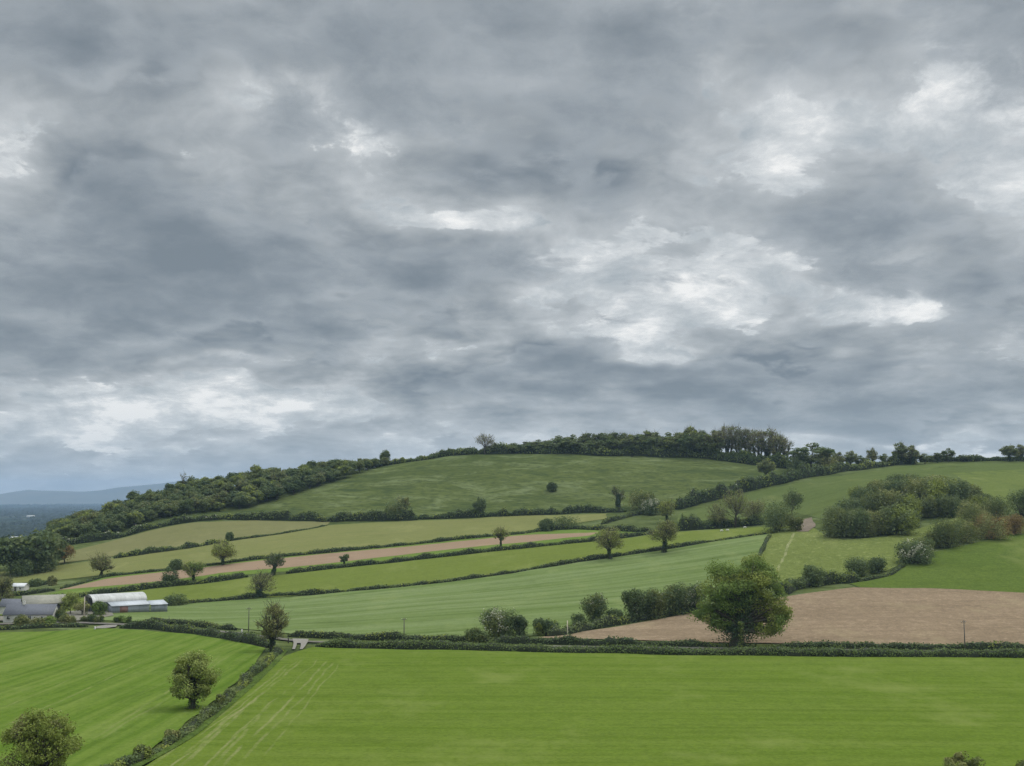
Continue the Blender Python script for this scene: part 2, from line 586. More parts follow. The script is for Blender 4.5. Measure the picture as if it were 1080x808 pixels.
def densify(P, step):
    out = []
    for a, b in zip(P, np.roll(P, -1, axis=0)):
        k = max(1, int(np.ceil(np.linalg.norm(b - a) / step)))
        for i in range(k): out.append(a + (b - a) * i / k)
    return np.array(out)


def sheet(name, poly_px, mat, step=8.0, wobble=0.8, world=None, lift=None):
    """a field: its outline laid on the terrain, meshed inside"""
    P = np.array([hit(*p)[:2] for p in poly_px]) if world is None else np.array(world)
    P = densify(P, step * 0.6)
    if wobble:
        P = P + np.stack([vnoise(P[:, 0] / 9, P[:, 1] / 9, 5), vnoise(P[:, 0] / 9, P[:, 1] / 9, 6)], 1) * wobble
    lo, hi = P.min(0), P.max(0)
    gx, gy = np.meshgrid(np.arange(lo[0], hi[0], step), np.arange(lo[1], hi[1], step))
    q = np.stack([gx.ravel(), gy.ravel()], 1)
    ins = np.zeros(len(q), bool)
    for a, b in zip(P, np.roll(P, -1, axis=0)):
        c = ((a[1] > q[:, 1]) != (b[1] > q[:, 1]))
        with np.errstate(divide='ignore', invalid='ignore'):
            ins ^= c & (q[:, 0] < (b[0] - a[0]) * (q[:, 1] - a[1]) / (b[1] - a[1]) + a[0])
    q = q[ins]
    pts = [Vector(p) for p in P] + [Vector(p) for p in q]
    loop = list(range(len(P)))
    v, e, f, _, _, _ = delaunay_2d_cdt(pts, [], [loop], 1, 1e-4)
    v = np.array([(a.x, a.y) for a in v])
    LIFT[0] += 0.012
    z = zat(v[:, 0], v[:, 1]) + (LIFT[0] if lift is None else lift)
    mb = MB()
    mb.poly(np.column_stack([v, z]), [tuple(a) for a in f])
    return tag(mb.build(name, mat, smooth=True), kind='structure')


STRAW = (0.225, 0.22, 0.105)
dir_left = world_dir((0, 768), (190, 690))
dir_lane = world_dir((400, 740), (1000, 742))
dir_top = world_dir((300, 634), (700, 588))
dir_strip = world_dir((230, 602), (550, 570))

m_nr = field_mat('spring_cereal', (0.076, 0.119, 0.0155), (0.095, 0.134, 0.019), dir_lane, (0.36, 6.0), 0.5, (0.140, 0.171, 0.0418), 0.012, 0.5, 0.5, tracks=[
    ((322, 694), (190, 800), 0.46, 0.58, STRAW), ((306, 700), (182, 792), 0.42, 0.48, STRAW), ((345, 697), (232, 815), 0.46, 0.58, STRAW),
    ((352, 699), (250, 812), 0.42, 0.52, STRAW), ((300, 693), (215, 757), 0.42, 0.39, STRAW), ((262, 745), (150, 850), 0.59, 0.55, STRAW),
    ((286, 742), (190, 850), 0.51, 0.45, STRAW), ((240, 745), (110, 850), 0.51, 0.45, STRAW), ((314, 697), (186, 797), 0.3, 0.5, STRAW), ((336, 695), (215, 806), 0.3, 0.55, STRAW), ((358, 700), (272, 806), 0.3, 0.5, STRAW), ((275, 733), (158, 830), 0.35, 0.6, STRAW), ((262, 765), (160, 862), 0.35, 0.6, STRAW), ((330, 688), (600, 690), 0.76, 0.30, STRAW)])
m_nl = field_mat('spring_cereal_lines', (0.068, 0.118, 0.0160), (0.0885, 0.136, 0.0195), dir_left, (0.42, 4.2), 0.9, (0.152, 0.190, 0.0457), 0.013, 0.5, 0.45, tracks=[
    ((0, 768), (160, 694), 0.51, 0.39, STRAW), ((0, 748), (140, 690), 0.42, 0.33, STRAW), ((105, 782), (245, 690), 0.51, 0.36, STRAW),
    ((95, 782), (236, 690), 0.51, 0.33, STRAW), ((100, 672), (200, 680), 0.68, 0.26, STRAW)])
m_blue = field_mat('bluish_cereal', (0.0927, 0.1307, 0.0380), (0.1125, 0.1505, 0.0502), dir_top, (0.22, 9.0), 1.2, (0.156, 0.194, 0.0836), 0.01, 0.6, 0.35)
m_c = field_mat('meadow_strip', (0.1003, 0.1292, 0.0258), (0.1178, 0.1444, 0.0319), dir_strip, (0.3, 8.0), 0.3, (0.137, 0.160, 0.049), 0.012, 0.5, 0.4)
m_grass = field_mat('verge_grass', (0.0912, 0.1406, 0.0289), (0.1140, 0.1558, 0.0350), None, patch=0.03)
m_brown = field_mat('tilled_earth', (0.205, 0.153, 0.100), (0.245, 0.182, 0.121), dir_lane, (0.24, 14.0), 1.0, (0.150, 0.112, 0.071), 0.014, 1.0, 1.0, bumpd=0.5, tracks=[((620, 668), (775, 664), 0.5, 0.5, (0.13, 0.1, 0.065)), ((840, 668), (1079, 666), 0.5, 0.4, (0.13, 0.1, 0.065))])
m_strip = field_mat('dry_tilled_earth', (0.222, 0.158, 0.106), (0.245, 0.175, 0.118), dir_strip, (0.5, 5.0), 0.35, (0.167, 0.125, 0.08), 0.014, 0.6, 0.2)
m_d = field_mat('thin_cereal', (0.1254, 0.1406, 0.0456), (0.1482, 0.1520, 0.0570), dir_strip, (0.35, 9.0), 0.4, (0.165, 0.155, 0.066), 0.014, 0.9, 0.3)
m_ul = field_mat('drying_grass', (0.1277, 0.1307, 0.0532), (0.1459, 0.1414, 0.0638), dir_strip, (0.3, 8.0), 0.3, (0.16, 0.148, 0.068), 0.012, 0.8, 0.3)
m_tri = field_mat('rough_pale_grass', (0.1064, 0.1330, 0.0350), (0.1330, 0.1558, 0.0471), None, patch=0.03, patch_amt=0.8, fine=0.9, bumpd=0.5, speck=((0.27, 0.29, 0.12), 0.7),
                  tracks=[((838, 562), (818, 606), 0.9, 0.7, (0.34, 0.33, 0.19))])
m_rl = field_mat('lush_grass', (0.0655, 0.098, 0.0185), (0.0885, 0.118, 0.0245), dir_lane, (0.4, 7.0), 0.3, (0.099, 0.137, 0.038), 0.02, 0.8, 0.7, bumpd=0.3)
m_ru = field_mat('hill_meadow', (0.068, 0.092, 0.028), (0.090, 0.112, 0.035), world_dir((850, 515), (950, 500)), (0.12, 9.0), 0.5, (0.106, 0.133, 0.053), 0.014, 0.8, 0.5, bumpd=0.3)
m_rb = field_mat('yellow_meadow', (0.0927, 0.1201, 0.0334), (0.1125, 0.1353, 0.0395), None, patch=0.02, fine=0.6)

sheet('meadow', [(715, 541), (800, 518), (888, 502), (958, 491), (1010, 489), (1120, 489), (1120, 512), (1035, 515), (1000, 503), (940, 504), (905, 520), (868, 548), (842, 541), (800, 546), (715, 552)], m_ru)
sheet('meadow', [(1005, 499), (1060, 496), (1120, 493), (1160, 500), (1160, 535), (1085, 530), (1045, 528)], m_rb)
sheet('grass_strip', [(5, 637), (62, 624), (110, 609), (235, 594), (302, 587), (452, 573), (550, 563), (600, 558), (640, 560), (690, 561), (630, 569), (500, 582), (393, 593), (302, 603), (230, 610), (172, 617), (100, 624), (5, 640)], m_grass, 6)
sheet('tilled_strip', [(62, 622.5), (110, 611), (235, 596), (302, 588.5), (452, 574.5), (560, 564), (632, 561.5), (622, 565), (560, 571.5), (450, 582.5), (302, 599), (230, 605), (172, 613), (100, 619.5)], m_strip, 5, 0.5)
sheet('cereal_field', [(-60, 606), (5, 603), (60, 597), (118, 589), (232, 573), (289, 564.5), (345, 554.5), (400, 551), (497, 547), (550, 543.5), (640, 542), (640, 547), (600, 553), (550, 561), (452, 571), (302, 585), (235, 593), (110, 607), (60, 612), (5, 616), (-60, 622)], m_d)
sheet('cereal_field', [(72, 582), (125, 569), (162, 559), (200, 552), (270, 549), (348, 550.5), (345, 554), (289, 563.5), (232, 572), (120, 587), (60, 595)], m_ul)
sheet('meadow_strip', [(-30, 650), (5, 643), (60, 635), (100, 629), (172, 620), (230, 613), (302, 606), (393, 596), (500, 584), (630, 571), (720, 561), (800, 556), (842, 554), (812, 562), (790, 564), (700, 579), (620, 591), (520, 607), (420, 619), (330, 627), (250, 632), (180, 637), (120, 644), (60, 648)], m_c)
sheet('cereal_field', [(100, 655), (118, 647), (150, 643), (180, 638), (250, 633), (330, 628), (420, 620), (520, 608), (620, 592), (700, 580), (790, 565), (812, 563), (800, 588), (788, 606), (750, 630), (735, 641), (660, 654), (620, 661), (590, 669), (500, 675), (400, 673), (300, 668), (215, 660), (160, 656)], m_blue)
sheet('pasture', [(813, 564), (850, 553), (866, 562), (891, 570), (935, 566), (972, 557), (1020, 541), (1040, 545), (960, 592), (935, 603), (890, 611), (830, 618), (785, 612), (803, 586)], m_tri, 6)
sheet('pasture', [(895, 616), (938, 605), (985, 583), (1060, 565), (1160, 540), (1160, 632), (1080, 626), (974, 621), (905, 620)], m_rl)
sheet('tilled_field', [(566, 673.5), (600, 668.5), (660, 660), (738, 645), (800, 634), (827, 630), (899, 620), (974, 621), (1080, 626), (1180, 632), (1180, 684), (1080, 682), (900, 680), (740, 678)], m_brown, 6, 0.5)
sheet('cereal_field', [(-90, 672), (0, 668), (60, 666), (100, 663), (150, 665), (220, 671), (280, 684), (266, 703), (225, 741), (180, 778), (105, 818), (0, 872), (-90, 900)], m_nl)
sheet('cereal_field', [(298, 693), (330, 683), (345, 684), (500, 687), (700, 691), (1180, 695), (1300, 750), (1300, 900), (-60, 900), (60, 850), (130, 822), (195, 783), (245, 742), (285, 704)], m_nr)


def simple(name, c0, c1, scale=1.0, rough=0.8, bump=0.3, metal=0.0, spec=0.3):
    m, nt, N, L = new_mat(name)
    t = NT(nt)
    tc = t.node('ShaderNodeTexCoord')
    nz = t.noise(tc.outputs['Object'], scale, 6, 0.65)
    t.surface(t.ramp(nz, [(0.3, c0), (0.7, c1)]), rough, t.bump(nz, bump, 0.05), spec, metal)
    return m


M_ROAD = simple('worn_asphalt', (0.09, 0.085, 0.07), (0.14, 0.13, 0.11), 0.8, 0.95, 0.3, 0.0, 0.05)
M_GRAVEL = simple('pale_gravel', (0.13, 0.12, 0.10), (0.22, 0.205, 0.175), 1.5, 0.95)
M_YARD = simple('farmyard_hardcore', (0.11, 0.105, 0.08), (0.19, 0.175, 0.14), 0.5, 0.95)
M_SOIL = simple('bare_soil', (0.085, 0.07, 0.045), (0.18, 0.135, 0.095), 0.35, 0.95)


def ribbon(name, px, width, mat, lift):
    P = np.array([hit(*p)[:2] for p in px])
    P = resample(P, 3.0)
    d = np.gradient(P, axis=0)
    d /= np.linalg.norm(d, axis=1)[:, None]
    nn = np.stack([-d[:, 1], d[:, 0]], 1)
    k = 4
    rows = [P + nn * width * (i / k - 0.5) for i in range(k + 1)]
    V = np.stack(rows, 1)
    z = zat(V[..., 0], V[..., 1]) + lift
    V = np.concatenate([V, z[..., None]], -1)
    m = len(P)
    fs = [(i * (k + 1) + j, i * (k + 1) + j + 1, (i + 1) * (k + 1) + j + 1, (i + 1) * (k + 1) + j) for i in range(m - 1) for j in range(k)]
    mb = MB()
    mb.poly(V.reshape(-1, 3), fs)
    return tag(mb.build(name, mat, smooth=True), kind='structure')


def resample(P, step):
    seg = np.linalg.norm(np.diff(P, axis=0), axis=1)
    s = np.concatenate([[0], np.cumsum(seg)])
    k = max(3, int(s[-1] / step) + 1)
    u = np.linspace(0, s[-1], k)
    out = np.stack([np.interp(u, s, P[:, i]) for i in range(P.shape[1])], 1)
    for _ in range(3):
        out[1:-1] = (out[:-2] + 2 * out[1:-1] + out[2:]) / 4
    return out


ribbon('lane', [(-120, 664), (0, 659), (90, 657.5), (150, 660), (215, 665), (260, 670), (320, 677.5), (420, 680), (550, 682.5), (700, 684.5), (1080, 687), (1220, 688)], 3.2, M_ROAD, 0.26)
sheet('gateway', [(308, 674.5), (325, 675), (324.5, 678.5), (319, 686), (316, 686), (317.5, 679.5), (313.5, 679.5), (311, 686), (308, 686), (310, 679)], M_GRAVEL, 1.5, 0.2, lift=0.29)
sheet('gateway', [(102, 661.5), (112, 660), (124, 660.3), (122, 662), (110, 663.6), (98, 664)], M_GRAVEL, 2, 0.2, lift=0.29)
sheet('farmyard', [(-30, 655), (0, 651), (60, 648), (92, 640), (120, 643), (118, 650), (90, 655), (40, 657)], M_YARD, 4, 0.8, lift=0.27)
sheet('bare_soil', [(845, 549), (856, 546), (860, 556), (852, 561), (840, 561), (836, 557)], M_SOIL, 3, 0.8, lift=0.28)

M_VERGE = field_mat('long_verge_grass', (0.055, 0.088, 0.02), (0.082, 0.115, 0.026), None, patch=0.06, patch_amt=1.0, fine=1.2, bumpd=0.6)
ribbon('grass_verge', [(299, 687), (291, 697.5), (275, 713), (253.5, 732), (229, 753), (203, 775), (173, 793.5), (138, 812), (88, 837), (47, 860)], 2.2, M_VERGE, 0.27)

# ------------------------------------------------------------------ hedges
MATS_H = [LEAF['hedge'], CORE, LEAF['blossom'], LEAF['olive'], LEAF['bank']]


def hedge(px, h, w, label, seed, mats=None, lump=0.35, dens=26, leaf=0.6, blossom=0.0, cat='hedge', name='hedge', world=None, olive=0.15):
    g = np.random.default_rng(seed)
    P = np.array([hit(*p)[:2] for p in px]) if world is None else np.array(world)
    P = resample(P, 1.5)
    m = len(P)
    d = np.gradient(P, axis=0)
    d /= np.linalg.norm(d, axis=1)[:, None]
    nn = np.stack([-d[:, 1], d[:, 0]], 1)
    seg = np.linalg.norm(np.diff(P, axis=0), axis=1)
    s = np.concatenate([[0], np.cumsum(seg)])
    Ltot = s[-1]
    hs = h * (1 + lump * (vnoise(s / 7.0, s * 0 + seed, seed) + 0.7 * vnoise(s / 2.7, s * 0 + seed, seed + 1)))
    ws = w * (1 + 0.5 * lump * vnoise(s / 6.0, s * 0 + seed + 3, seed))
    off = 0.35 * w * vnoise(s / 16.0, s * 0 + seed + 9, seed)
    end = np.clip(np.minimum(s, Ltot - s) / 2.5, 0.45, 1)
    hs, ws = np.maximum(hs * end, 0.3 * h), ws * end
    P = P + nn * off[:, None]
    z0 = zat(P[:, 0], P[:, 1])
    mb = MB()
    # twiggy core
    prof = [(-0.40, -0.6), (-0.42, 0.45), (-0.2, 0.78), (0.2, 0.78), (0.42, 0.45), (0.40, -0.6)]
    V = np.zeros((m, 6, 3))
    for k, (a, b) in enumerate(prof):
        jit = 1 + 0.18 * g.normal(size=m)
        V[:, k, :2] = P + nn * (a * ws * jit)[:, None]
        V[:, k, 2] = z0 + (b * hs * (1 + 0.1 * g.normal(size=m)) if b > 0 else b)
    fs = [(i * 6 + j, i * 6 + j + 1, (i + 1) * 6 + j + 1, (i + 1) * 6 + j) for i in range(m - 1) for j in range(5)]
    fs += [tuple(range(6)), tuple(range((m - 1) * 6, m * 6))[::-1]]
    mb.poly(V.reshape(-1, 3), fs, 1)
    k = int(Ltot * dens)
    u = g.random(k) * Ltot
    f = lambda a: np.interp(u, s, a)
    bx, by, hz, wz, zz = f(P[:, 0]), f(P[:, 1]), f(hs), f(ws), f(z0)
    nx, ny = f(nn[:, 0]), f(nn[:, 1])
    th = g.random(k) * math.pi
    rr = 0.75 + 0.3 * g.random(k)
    ca, sa = np.cos(th), np.sin(th)
    e = 0.6
    cc, ss = np.sign(ca) * np.abs(ca) ** e, np.abs(sa) ** e
    # shoots that stand above the rest
    spr = (g.random(k) < 0.05)
    rr = rr + spr * 0.22 * g.random(k)
    C = np.stack([bx + nx * cc * rr * wz / 2, by + ny * cc * rr * wz / 2, zz + ss * rr * hz * 0.97], 1)
    Nn = np.stack([nx * ca, ny * ca, sa * 0.9 + 0.15], 1) + g.normal(size=(k, 3)) * 0.55
    mi = np.zeros(k, int)
    patch = vnoise(u / 5.0, u * 0 + 2.0, seed + 7)
    mi[(patch > 0.45) & (g.random(k) < olive * 3)] = 3
    if blossom:
        bl = vnoise(u / 3.2, ss * 1.5, seed + 11)
        mi[(bl > 0.15) & (g.random(k) < blossom) & (ss > 0.45)] = 2
    mb.quads(leaves(C, Nn, np.full(k, leaf), g), mi, np.clip(0.5 + 0.32 * vnoise(u / 4.0, ss * 1.5, seed + 21) + 0.13 * g.normal(size=k), 0, 1))
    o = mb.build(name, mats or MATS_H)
    tag(o, label, cat)
    return o


H = hedge
BANK = [LEAF['bank'], CORE, LEAF['blossom'], LEAF['bank'], LEAF['bank']]
H([(-60, 669), (0, 664), (50, 662), (93, 661)], 1.5, 2.2, 'low trimmed hedge below the white farmhouse along the lane', 1, leaf=0.5)
H([(128, 662), (160, 663), (200, 668), (240, 674), (284, 683)], 2.2, 2.4, 'dark lane hedge along the top of the striped green field', 2, leaf=0.5)
H([(332, 682), (420, 684), (500, 685.5), (620, 688.5), (700, 690), (850, 691.5), (1000, 692.5), (1220, 693.5)], 1.9, 3.6, 'long low hedge bank along the top of the near bright green field', 3, mats=BANK, leaf=0.42, dens=60, lump=0.25)
H([(152, 656), (185, 658), (215, 661), (250, 664.5)], 1.6, 2.2, 'short dark hedge between the lane and the bluish field below the barn', 4, leaf=0.5)
H([(305, 671), (370, 674), (450, 677), (520, 678)], 1.9, 2.0, 'dark hedge along the far side of the lane beyond the gravel gateway', 5, leaf=0.5)
H([(520, 678), (600, 679.5), (680, 681.5), (740, 682.5), (760, 683)], 2.0, 2.2, 'dark hedge at the foot of the brown field between blossoming thorn and big tree', 6, leaf=0.5)
H([(815, 684.5), (900, 685), (1000, 686), (1100, 686.5), (1220, 687)], 2.0, 2.2, 'clipped dark hedge below the brown field with the pole standing in it', 7, leaf=0.5, dens=32, lump=0.18)
H([(294, 686), (284, 697), (268, 712), (247, 731), (222, 752), (195, 774), (165, 792), (130, 810), (80, 835), (40, 858)], 1.15, 1.9, 'diagonal hedge running downhill between the two near green fields', 8, leaf=0.34, dens=95, lump=0.75, olive=0.25)
H([(175, 638.5), (207, 636), (250, 632.5), (286, 628.5), (330, 627), (420, 619.5), (520, 607), (620, 591.5), (700, 579.5), (790, 565.5), (812, 563)], 1.5, 2.0, 'long dark hedge along the top of the pale bluish green field', 9, lump=0.45, leaf=0.6)
H([(0, 645), (50, 634), (100, 626.5), (172, 619.5), (215, 615), (262, 609.5)], 2.0, 2.4, 'dark hedge behind the barn below the green sliver of the brown strip', 10, leaf=0.7)
H([(302, 605), (345, 600.5), (393, 595), (450, 589.5), (500, 583.5), (550, 578.5), (630, 570.5), (655, 567.5), (691, 562)], 1.9, 2.2, 'long thin hedge just below the brown strip running up to the right', 11, leaf=0.65)
H([(64, 621), (110, 609), (172, 602), (235, 595)], 1.2, 1.8, 'low dark hedge along the top of the brown strip at its lower end', 12, leaf=0.6)
H([(235, 594.5), (302, 587), (380, 580), (452, 572.5), (550, 563), (571, 560.5)], 1.7, 2.2, 'long hedge between the brown strip and the yellow green field above it', 13, leaf=0.65)
H([(566, 560), (611, 558), (650, 560), (690, 561.5)], 2.4, 3.0, 'dark hedge closing the upper end of the brown strip', 14, leaf=0.7)
H([(120, 589), (150, 585), (200, 578), (232, 573)], 3.0, 3.2, 'thick bushy hedge crossing the tan field below the wood', 15, lump=0.5, leaf=0.8)
H([(242, 570.5), (289, 564.5), (315, 560), (345, 554.5)], 1.0, 1.5, 'thin low hedge thinning out towards the middle of the yellow green field', 16, leaf=0.6)
H([(57, 577), (95, 571), (125, 567), (162, 557.5), (200, 550.5), (235, 548)], 3.4, 4.0, 'tall hedge with cream blossom below the hillside wood', 17, lump=0.5, leaf=0.85, blossom=0.16)
H([(235, 548), (270, 547.5), (348, 549), (396, 549.5), (440, 547.5)], 4.6, 5.0, 'tall dark bushy hedge at the foot of the hill pasture below the wood', 18, lump=0.45, leaf=0.95, dens=30)
H([(440, 547.5), (497, 545.5), (550, 543), (611, 541), (661, 539.5)], 3.6, 4.2, 'bushy dark hedge under the middle of the hill pasture', 19, lump=0.55, leaf=0.9, dens=28)
H([(633, 553), (650, 548.5), (668, 544), (682, 541.5)], 2.2, 2.6, 'short hedge climbing from the brown strip to the blossoming thorn', 20, leaf=0.7)
H([(711, 537), (735, 531), (770, 522), (800, 514.5), (835, 507), (868, 501)], 6.0, 6.5, 'thick dark hedge of bushes climbing between the hill pasture and the meadow', 21, lump=0.5, leaf=1.0, dens=40, blossom=0.06)
H([(868, 501), (900, 496), (930, 492.5), (965, 488.5)], 4.6, 5.0, 'dark hedge running up to the skyline below the sparse hilltop trees', 22, lump=0.5, leaf=1.0, dens=34)
H([(970, 487.5), (1010, 486.5), (1050, 486), (1130, 486)], 3.2, 3.0, 'low hedge on the bare skyline between the round tree and the twin trees', 23, lump=0.5, leaf=0.9, dens=30)
H([(713, 559), (740, 558), (775, 555), (806, 553)], 6.0, 6.0, 'dense dark hedge of shrubs beneath the budding brown trees', 24, lump=0.45, leaf=0.9, dens=44)
H([(575, 671.5), (600, 669), (625, 663), (658, 656.5), (700, 650), (741, 643)], 2.6, 3.4, 'dark thicket hedge between the brown field and the bluish field', 25, leaf=0.55, dens=40)
H([(822, 628), (840, 621), (862, 617), (885, 614.5), (905, 613)], 4.2, 5.0, 'bushy dark hedge along the top of the brown field behind the big tree', 26, lump=0.35, leaf=0.6, dens=80)
H([(905, 614), (938, 607), (955, 596)], 1.2, 2.0, 'low bramble hedge below the rough pale pasture', 27, leaf=0.5)
H([(812, 565), (806, 577), (797, 592), (790, 603)], 1.2, 1.6, 'thin ragged hedge down the edge of the bluish field', 28, leaf=0.5, dens=18)
H([(5, 629), (30, 627), (58, 623)], 1.8, 2.2, 'short dark hedge in front of the little white cottage', 29, leaf=0.6)
H([(28, 618), (45, 617), (60, 614.5)], 1.6, 2.2, 'short dark hedge behind the little white cottage', 30, leaf=0.6)
H([(505, 478.5), (540, 478), (580, 478.5), (620, 479), (660, 480), (700, 481.5), (735, 483), (770, 486.5), (805, 490), (835, 493)], 6.0, 6.5, 'dark undergrowth along the foot of the hilltop wood', 31, lump=0.4, leaf=1.1, dens=36)
H([(728, 482), (755, 484.5), (780, 487.5), (806, 490.5), (832, 493.5)], 9.0, 6.0, 'tall ivy-dark undergrowth round the feet of the bare hilltop trees', 33, lump=0.5, leaf=1.1, dens=70)
H([(396, 491), (430, 486), (465, 482), (505, 479)], 4.2, 5.0, 'low dark hedge on the skyline below the bare tree', 32, lump=0.4, leaf=1.1, dens=34)

# ------------------------------------------------------------------ trees
def crown_clumps(g, h, w, cb, k, flat=1.0, prof=None):
    if prof:
        z = cb + (1 - cb) * g.random(k)
        a = g.random(k) * 2 * math.pi
        rr = np.interp(z, [q[0] for q in prof], [q[1] for q in prof]) * w / 2
        rr *= (0.25 + 0.75 * g.random(k) ** 0.5) * (1 + 0.22 * vnoise(a * 1.6, z * 4, int(g.integers(999))))
        return np.stack([np.cos(a) * rr, np.sin(a) * rr, z * h * (1 - 0.05 * g.random(k))], 1)
    c = np.array([0, 0, h * (1 + cb) / 2])
    rad = np.array([w / 2, w / 2, h * (1 - cb) / 2])
    u = g.normal(size=(k * 3, 3))
    u /= np.linalg.norm(u, axis=1)[:, None]
    u = u[u[:, 2] > -0.75][:k]
    r = 0.45 + 0.42 * g.random(len(u)) ** 0.7
    # uneven outline
    r *= 1 + 0.2 * vnoise(u[:, 0] * 2.2 + 7, u[:, 1] * 2.2 + u[:, 2] * 1.7, int(g.integers(999)))
    P = c + u * r[:, None] * rad
    P[:, 2] *= flat
    return P


def limb(mb, a, b, r0, r1, g, sides=5, k=6, bend=0.12):
    t = np.linspace(0, 1, k)[:, None]
    L = np.linalg.norm(b - a)
    mid = g.normal(size=3) * bend * L
    mid[2] = abs(mid[2]) * 0.4
    P = a + (b - a) * t + mid * (4 * t * (1 - t)) * 0.5
    mb.tube(P, np.linspace(r0, r1, k), sides)
    return P


def make_tree(h, w, cb=0.25, clumps=26, per=110, leaf=0.6, kind='fresh', kind2=None, trunk=0.35, stems=1, ivy=0.0, bare=0.0, seed=0, crad=0.24, barkm=None,
              name='tree', tags=None, lean=0.0, blossom=0.0, twig_w=0.09, twig_l=0.13, ivy_name='ivy', prof=None, vase=False, boughs=None):
    """a tree standing at the origin: trunk and limbs, crown, sometimes ivy"""
    g = np.random.default_rng(seed)
    root = empty(name, (0, 0, 0))
    P = crown_clumps(g, h, w, cb, clumps, prof=prof)
    if boughs:
        P = []
        for bx, by, bz, br in boughs:
            k = int(4 + (br / 0.5) ** 1.45 * 0.42)
            u = g.normal(size=(k, 3))
            u /= np.linalg.norm(u, axis=1)[:, None]
            P.append(np.array([bx, by, bz]) + u * (br * (0.35 + 0.5 * g.random(k) ** 0.5))[:, None])
        P = np.concatenate(P)
    P[:, 0] += lean * P[:, 2]
    tr = MB()
    stemtops = []
    for sidx in range(stems):
        a = np.array([0, 0, -0.5]) + (np.array([g.normal(), g.normal(), 0]) * trunk * 1.6 if stems > 1 else 0)
        top = np.array([g.normal() * w * 0.05 + lean * h * 0.6, g.normal() * w * 0.05, h * (cb + (1 - cb) * 0.62)])
        if stems > 1: top[:2] += g.normal(size=2) * w * 0.12
        if vase:
            va = 2 * math.pi * (sidx + 0.3 * g.random()) / stems
            top = np.array([math.cos(va) * w * 0.3, math.sin(va) * w * 0.3, h * g.uniform(0.78, 0.92)])
        k = 9
        t = np.linspace(0, 1, k)
        S = a + (top - a) * t[:, None]
        S[:, :2] += np.stack([vnoise(t * 3, t * 0 + 1, seed + sidx), vnoise(t * 3, t * 0 + 4, seed + sidx)], 1) * w * 0.04
        rr = trunk * (1 - 0.78 * t) * (1 + 0.55 * np.exp(-t * 14))
        tr.tube(S, rr, 8)
        stemtops.append((S, rr))
    twP, twD = [], []
    for q in P:
        S, rr = stemtops[int(g.integers(stems))]
        if vase:
            sx = int(np.argmin([np.linalg.norm(SS[-1][:2] - q[:2]) for SS, _ in stemtops]))
            S, rr = stemtops[sx]
        j = int(np.clip((0.25 + 0.6 * (q[2] / h)) * len(S) * (0.7 + 0.3 * g.random()), 2, len(S) - 1))
        Lm = limb(tr, S[j], q, rr[j] * 0.55, 0.03 + 0.02 * trunk, g)
        if bare > 0:
            for _ in range(5):
                e = Lm[int(g.integers(2, len(Lm)))] 
                e2 = e + (q - S[j]) * (0.25 + 0.3 * g.random()) + g.normal(size=3) * w * 0.07
                limb(tr, e, e2, 0.07, 0.02, g, 4, 4)
    trunk_o = tr.build('trunk', barkm or BARK, root, smooth=True)
    cr = MB()
    C, Nn = [], []
    for q in P:
        r = w * crad * (0.6 + 0.75 * g.random())
        k = int(per * (0.6 + 0.8 * g.random()))
        u = g.normal(size=(k, 3))
        u /= np.linalg.norm(u, axis=1)[:, None]
        rad = r * (0.35 + 0.7 * g.random(k) ** 0.5)
        p = q + u * rad[:, None] * np.array([1, 1, 0.72])
        p[:, 2] = np.maximum(p[:, 2], 0.15)
        C.append(p)
        Nn.append(u * 0.8 + np.array([0, 0, 0.35]) + g.normal(size=(k, 3)) * 0.55)
    C, Nn = np.concatenate(C), np.concatenate(Nn)
    if bare > 0:
        keep = g.random(len(C)) > bare
        # fine twigs reaching out of every clump
        kt = int(len(C) * 0.5)
        ii = g.integers(0, len(C), kt)
        dd = C[ii] - np.array([lean * h * 0.5, 0, h * (cb * 0.8 + 0.2)])
        dd = dd / (np.linalg.norm(dd, axis=1)[:, None] + 1e-6) + g.normal(size=(kt, 3)) * 0.35 + np.array([0, 0, 0.35])
        cr.quads(slivers(C[ii] - dd * w * twig_l * 0.6, dd, w * twig_l, twig_w, g), 2)
        C, Nn = C[keep], Nn[keep]
    mi = np.zeros(len(C), int)
    if kind2:
        mi[vnoise(C[:, 0] / (w * 0.22), C[:, 1] / (w * 0.22) + C[:, 2] / (w * 0.2), seed + 5) > 0.2] = 1
    if blossom:
        b = vnoise(C[:, 0] / (w * 0.16), C[:, 2] / (w * 0.14) + C[:, 1] / (w * 0.2), seed + 6)
        mi[(b > 0.0) & (g.random(len(C)) < blossom)] = 3
    cr.quads(leaves(C, Nn, np.full(len(C), leaf), g), mi, np.clip(0.5 + 0.3 * vnoise(C[:, 0] / (w * 0.13), C[:, 2] / (w * 0.13) + C[:, 1] / (w * 0.15), seed + 3) + 0.14 * g.normal(size=len(C)), 0, 1))
    cr.build('crown', [LEAF[kind], LEAF[kind2 or kind], TWIG, LEAF['blossom']], root)
